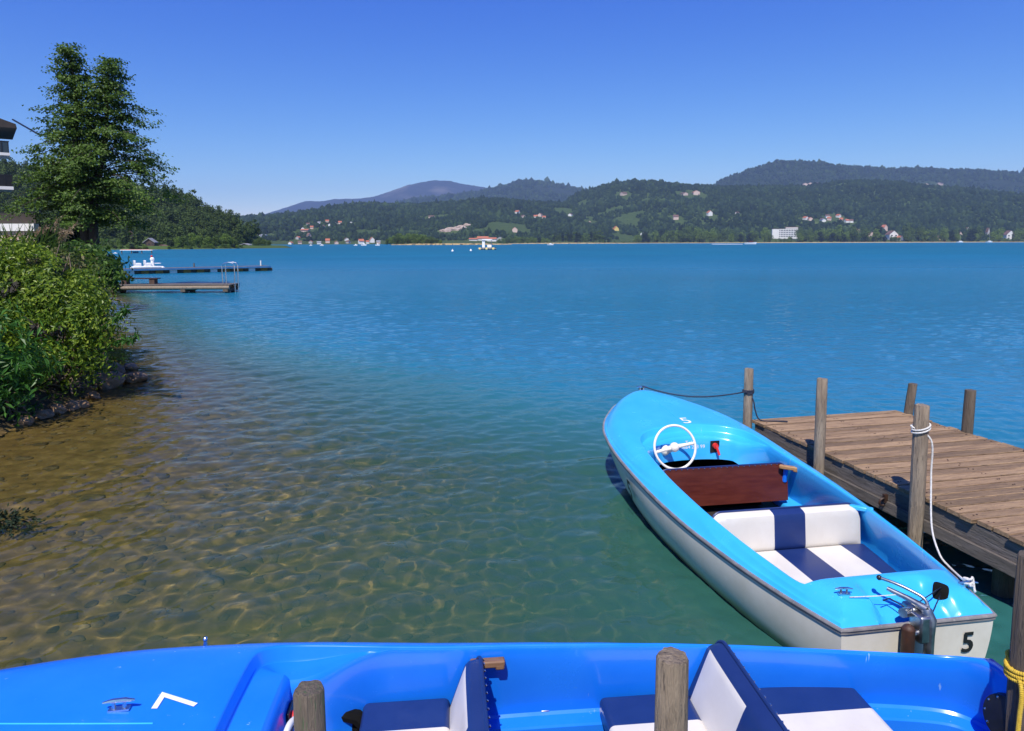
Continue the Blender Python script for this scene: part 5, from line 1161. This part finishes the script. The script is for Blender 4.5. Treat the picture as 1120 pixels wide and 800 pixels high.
def tree_set(sizes, mats, n, leaf, cone=0.0, lobes=9):
    out = []
    for i, mt_ in enumerate(mats):
        V, Fc = tree_proto(200 + i * 7 + int(leaf * 10), sizes[0], sizes[1], n, leaf, lobes, cone); o = np_mesh('crown', V, Fc, M[mt_], None, False); me = o.data; bpy.data.objects.remove(o); out.append(me)
    b = MB(); b.tube([(0, 0, -1.5), (0, 0, sizes[1] * .3), (.1, 0, sizes[1] * .7)], [sizes[0] * .035, sizes[0] * .025, .05], 7); o = b.build('trunk', M['bark']); tm = o.data; bpy.data.objects.remove(o); return out, tm
def put_tree(ts, k, pos, s, sz, rz, label, group):
    cm, tm = ts; root = empty('tree', tuple(pos), rz); root.scale = (s, s, sz); tag(root, label, 'tree', group)
    link(bpy.data.objects.new('crown', cm[k % len(cm)]), root); link(bpy.data.objects.new('trunk', tm), root); return root
far_ts = tree_set((11, 12), ['leaf_far', 'leaf_far_light', 'leaf_far_light', 'leaf_far_dark', 'leaf_far', 'leaf_far_light'], 700, 1.3)
rr = random.Random(12)
GS = 'trees along the right shore'; LS = 'round tree in the long band of trees along the right shore'
i = 0; px = 604.0
while px < 1140:
    hgt = np.interp(px, [604, 640, 655, 690, 700, 730, 760, 770, 795, 810, 840, 870, 900, 940, 1000, 1050, 1100, 1140], [9, 8, 6, 8, 9, 13, 17, 15, 12, 10, 12, 13, 12, 15, 14, 14, 13, 13])
    for lay in range(2):
        Y = rr.uniform(1560, 1680) + lay * 70; s = hgt * Y / F / 12.5 * rr.uniform(.72, 1.1) * (1 if lay == 0 else 1.1); p = at_y(px + rr.uniform(-4, 4), 262, Y)
        bad = any(abs(px - hp) < w_ * .6 for hp, w_ in ((951, 9), (975, 11), (985, 9), (1029, 9), (1103, 11), (682, 17), (1049, 5), (1080, 6), (967, 5), (858, 26), (1058, 4), (673, 5), (937, 7)))
        if bad: s *= .42 if lay == 0 else .3
        put_tree(far_ts, rr.randrange(6), (p[0], Y, .6 + lay * 1.5), s * .85, s * rr.uniform(.9, 1.15), rr.uniform(0, 6.28), LS, GS); i += 1
    px += rr.uniform(4.0, 6.5)
pop_ts = tree_set((5, 17), ['leaf_far', 'leaf_far_dark', 'leaf_far'], 380, 1.1, .35, 12)
for px in np.arange(603, 659, 3.1):
    hgt = np.interp(px, [603, 612, 622, 632, 640, 648, 655, 659], [8, 13, 12.5, 13, 9, 15, 15.5, 13]); Y = rr.uniform(1380, 1450); p = at_y(px, 266, Y); s = hgt * Y / F / 17.5
    put_tree(pop_ts, rr.randrange(3), (p[0], Y, .3), s * 1.25, s, rr.uniform(0, 6.28), 'slim tree in the poplar row standing on the spit', 'poplars on the spit')
for px in np.arange(424, 484, 3.6):
    hgt = np.interp(px, [424, 430, 440, 455, 470, 484], [6, 10, 11, 10.5, 8.5, 4]); Y = rr.uniform(840, 880); p = at_y(px, 267, Y); s = hgt * Y / F / 11.5
    put_tree(far_ts, rr.choice([1, 5, 0]), (p[0], Y, .2), s * 1.05, s, rr.uniform(0, 6.28), 'leafy tree on the low wooded spit left of the diving platform', 'trees on the spit')
for px in np.arange(546, 602, 4.4):
    hgt = np.interp(px, [546, 560, 580, 602], [5, 7.5, 7, 6]); Y = rr.uniform(1380, 1450); p = at_y(px, 266, Y); s = hgt * Y / F / 12
    put_tree(far_ts, rr.randrange(6), (p[0], Y, .2), s * 1.1, s, rr.uniform(0, 6.28), 'low tree on the reedy shore between the red roofed complex and the poplars', 'low trees on the central shore')
# reedy straw coloured bank of the spit
for (a, c_, Y0, Y1, nm) in ((420, 560, 820, 900, 'spit'), (555, 700, 1330, 1480, 'spit'), (660, 1180, 1530, 1640, 'shore')):
    xa_, xb_ = at_y(a, 266, Y0)[0], at_y(c_, 266, Y0)[0]; n_ = 60; b = MB(); xs_ = np.linspace(xa_, xb_, n_); V = []
    for k, x in enumerate(xs_):
        e = math.sin(math.pi * k / (n_ - 1)) ** .35; j = 6 * math.sin(k * .9) + 4 * math.sin(k * 2.3); hh = (1.5 if nm == 'spit' else 1.1) * e + .3 * math.sin(k * 1.7) * e
        V += [(x, Y0 + j + (1 - e) * 30, -1.0), (x, Y0 + j + 3 + (1 - e) * 30, hh), (x, Y1 + 10, hh + .2), (x, Y1 + 40, -1)]
    b.add(V, [(k * 4 + q_, (k + 1) * 4 + q_, (k + 1) * 4 + q_ + 1, k * 4 + q_ + 1) for k in range(n_ - 1) for q_ in range(3)]); tag(b.build(nm, M['sand'], None, True), kind='structure')
# headland wood: dense mass of trees, one object; the trees along its foot are things
Vs = []; Fs = []; off = 0
P = sample_hill(hL, 1500, 120, x0=-420, t0=.04, t1=1.05); r = np.random.default_rng(121)
Pk = np.ones(len(P), bool)
for (cx_, cy_, cr_) in CLEAR[-40:]: Pk &= ~(((P[:, 0] - cx_) ** 2 + ((P[:, 1] - cy_) * .5) ** 2) < (cr_ * 1.15) ** 2)
P = P[Pk]; protos = [tree_proto(300 + k, 6.5, 9.5 if k % 3 else 12, 300, 1.0, 8, .0 if k % 3 else .75) for k in range(6)]
for k in range(6):
    idx = np.where(np.arange(len(P)) % 6 == k)[0]; V0, F0 = protos[k]
    for i in idx:
        s = r.uniform(.65, 1.15); a = r.uniform(0, 6.28); ca, sa = math.cos(a), math.sin(a)
        v = V0 * s; v = np.stack([v[:, 0] * ca - v[:, 1] * sa, v[:, 0] * sa + v[:, 1] * ca, v[:, 2]], -1) + P[i] - [0, 0, 1.0]
        Vs.append(v); Fs.append(F0 + off); off += len(v)
o = np_mesh('headland_forest', np.concatenate(Vs), np.concatenate(Fs), leafmat('headland_leaves', (.04, .072, .016), (.062, .10, .02), (.10, .15, .03), .25, .8), None, False); tag(o, kind='stuff')
near_ts = tree_set((7, 8), ['leaf_far_light', 'leaf_far', 'leaf_far_light', 'leaf_far_dark'], 900, .62, .1, 12)
for i, (px, hp) in enumerate([(112, 12), (122, 9), (130, 9), (187, 9), (194, 13), (202, 14), (210, 15), (219, 14), (228, 13), (236, 14), (243, 11), (247, 16), (253, 12), (258, 9), (283, 10.5), (294, 8), (279, 8), (289, 9)]):
    Y = float(np.interp(px, [110, 200, 260, 300], [300, 318, 352, 385])); p = at_y(px, 266, Y); s = hp * Y / F / 8.0
    put_tree(near_ts, 1 if px > 275 else (0 if px in (247, 219) else i), (p[0], Y, .4), s, s, i * 1.1, 'light green broad tree along the water at the foot of the headland' if px < 270 else 'rounded tree standing at the very tip of the headland', 'trees at the foot of the headland' if px < 270 else 'trees at the tip of the headland')

for i, px in enumerate(np.arange(111, 276, 4.6)):
    for Y in np.arange(200, 430, 1.0):
        p = at_y(px, 266, Y)
        if p[0] < float(shore_x(Y)) - 1.5: break
    if abs(px - 166) < 7 or abs(px - 178) < 5 or abs(px - 269) < 6: continue
    s = rr.uniform(3.0, 6.5) * Y / F / 8.0
    put_tree(near_ts, i, (p[0], Y + .5, -.2), s * 1.5, s, i * 1.3, 'low leafy bush right at the waterline of the headland', 'bushes along the headland waterline')

# ---- boats and floats on the lake
q = at_z(533, 273.3, 0); dp = empty('diving_platform', tuple(q)); u = q[1] / F; tag(dp, 'white diving platform on a dark raft far out on the lake', 'diving platform')
b = MB(); b.box((0, 0, .5), (19 * u, 7, .5)); b.build('deck', M['wall_grey'], dp)
for k in range(8): b = MB(); b.tube([((-8.5 + 2.4 * k) * u, -3.4, .25), ((-6.9 + 2.4 * k) * u, -3.4, .25)], .55, 10); b.build('float', M['black'] if k % 3 else M['wall_yellow'], dp, True)
b = MB(); b.box((-4.0 * u, 0, .75 + 4.2 * u), (3.0 * u, 2.2, 8.4 * u)); b.build('ladder_tower', M['white_boat'], dp, bevel=.1); b = MB(); b.box((0, 0, .75 + 8.6 * u), (11 * u, 3, 1.2 * u)); b.build('upper_deck', M['white_boat'], dp, bevel=.1)
b = MB(); b.box((2.4 * u, 0, .75 + 1.6 * u), (4.6 * u, 2.4, 3.0 * u)); b.build('cabin', M['white_boat'], dp, bevel=.1); b = MB(); b.tube([(4.4 * u, 1, .7), (4.4 * u, 1, .75 + 8.2 * u)], .12, 6); b.build('strut', M['alu'], dp)
def far_boat(label, px, row, wpx, group=None, sail=False, cover='white_boat', rz=0.0):
    q = at_z(px, row, 0); u = q[1] / F; root = empty('motor_boat' if not sail else 'sailing_boat', tuple(q), rz); L_ = wpx * u; tag(root, label, 'boat', group)
    b = MB(); n_ = 9; V = []
    for k in range(n_):
        t = k / (n_ - 1); w_ = L_ * .16 * (1 - t ** 3) + .02; z_ = L_ * (.13 + .05 * t * t)
        V += [(-L_ / 2 + L_ * t, -w_, z_), (-L_ / 2 + L_ * (t if t < 1 else .96), -w_ * .7, -.2), (-L_ / 2 + L_ * (t if t < 1 else .96), w_ * .7, -.2), (-L_ / 2 + L_ * t, w_, z_)]
    Fs_ = [(k * 4 + a, k * 4 + (a + 1) % 4, (k + 1) * 4 + (a + 1) % 4, (k + 1) * 4 + a) for k in range(n_ - 1) for a in range(4)] + [(0, 3, 2, 1)]
    b.add(V, Fs_); b.build('hull', M['white_boat'], root); b = MB(); b.box((L_ * .02, 0, L_ * .21), (L_ * .34, L_ * .2, L_ * .12)); b.build('cabin', M[cover], root, bevel=.08)
    if group: root.scale = (1, 1, 1.6)
    if sail: b = MB(); b.tube([(0, 0, L_ * .1), (0, 0, L_ * 1.1)], .07, 6); b.build('mast', M['white_boat'], root)
    return root
far_boat('motor boat speeding left to right ahead of a white wake', 821, 267.3, 13, cover='mahogany')
far_boat('white motor boat alone on the water in front of the poplars', 602, 268.3, 7)
far_boat('white sailing boat moored at the right shore', 1050, 265.5, 7, sail=True)
far_boat('second white sailing boat with a tall mast near the tall white house', 1082, 265.4, 7, sail=True)
for (px, wv) in ((888, 8), (914, 5), (938, 6), (960, 8), (1003, 5), (1022, 6), (740, 8), (700, 6), (1064, 6), (1112, 6), (905, 4), (974, 6)): far_boat('small white boat moored along the right shore', px, 265.35 - .003 * (px - 900), wv, 'small boats along the right shore')
for (px, wv) in ((352, 4), (389, 4), (398, 6), (413, 5), (340, 3)): far_boat('small white boat moored along the far left shore', px, 268.9, wv, 'small boats along the far left shore')
far_boat('small white boat moored off the headland by the landing stage', 126, 277.5, 4.5)
wk = []
q0 = at_z(812, 267.6, 0); q1 = at_z(778, 267.4, 0); b = MB(); n_ = 24; V = []
for k in range(n_):
    t = k / (n_ - 1); c = q0 * (1 - t) + q1 * t; wd = 1.2 + 3.0 * t + .8 * math.sin(k * 1.7); hh = .22 * (1 - t) ** .5 + .03; V += [(c[0], c[1] - wd, .0), (c[0], c[1], hh + .25), (c[0], c[1] + wd, .0)]
b.add(V, [(k * 3 + a, (k + 1) * 3 + a, (k + 1) * 3 + a + 1, k * 3 + a + 1) for k in range(n_ - 1) for a in range(2)]); tag(b.build('boat_wake', M['foam'], None, True), kind='stuff')
for lab, px, row in (('white round buoy on the open water, left of the other buoy', 495, 275.5), ('white round buoy on the open water just left of the diving platform', 515, 275)):
    q = at_z(px, row, 0); b = MB(); b.ball((0, 0, .2), .36, n=8); b.tube([(0, 0, .4), (0, 0, .8)], .08, 6); o = b.build('buoy', M['white_boat'], None, True); o.location = q; tag(o, lab, 'buoy', 'buoys on the lake')

# ------------------------------------------------------------------ the air
b = MB(); b.box((0, 5180, 408), (15000, 10440, 842))
mt, nt, out = newmat('air'); pv = nt.nodes.new('ShaderNodeVolumePrincipled')
pv.inputs['Density'].default_value = HAZE; pv.inputs['Color'].default_value = (.44, .64, 1.0, 1); pv.inputs['Anisotropy'].default_value = 0.0
nt.links.new(pv.outputs[0], out.inputs['Volume']); hz_ = b.build('haze', mt); tag(hz_, kind='stuff')
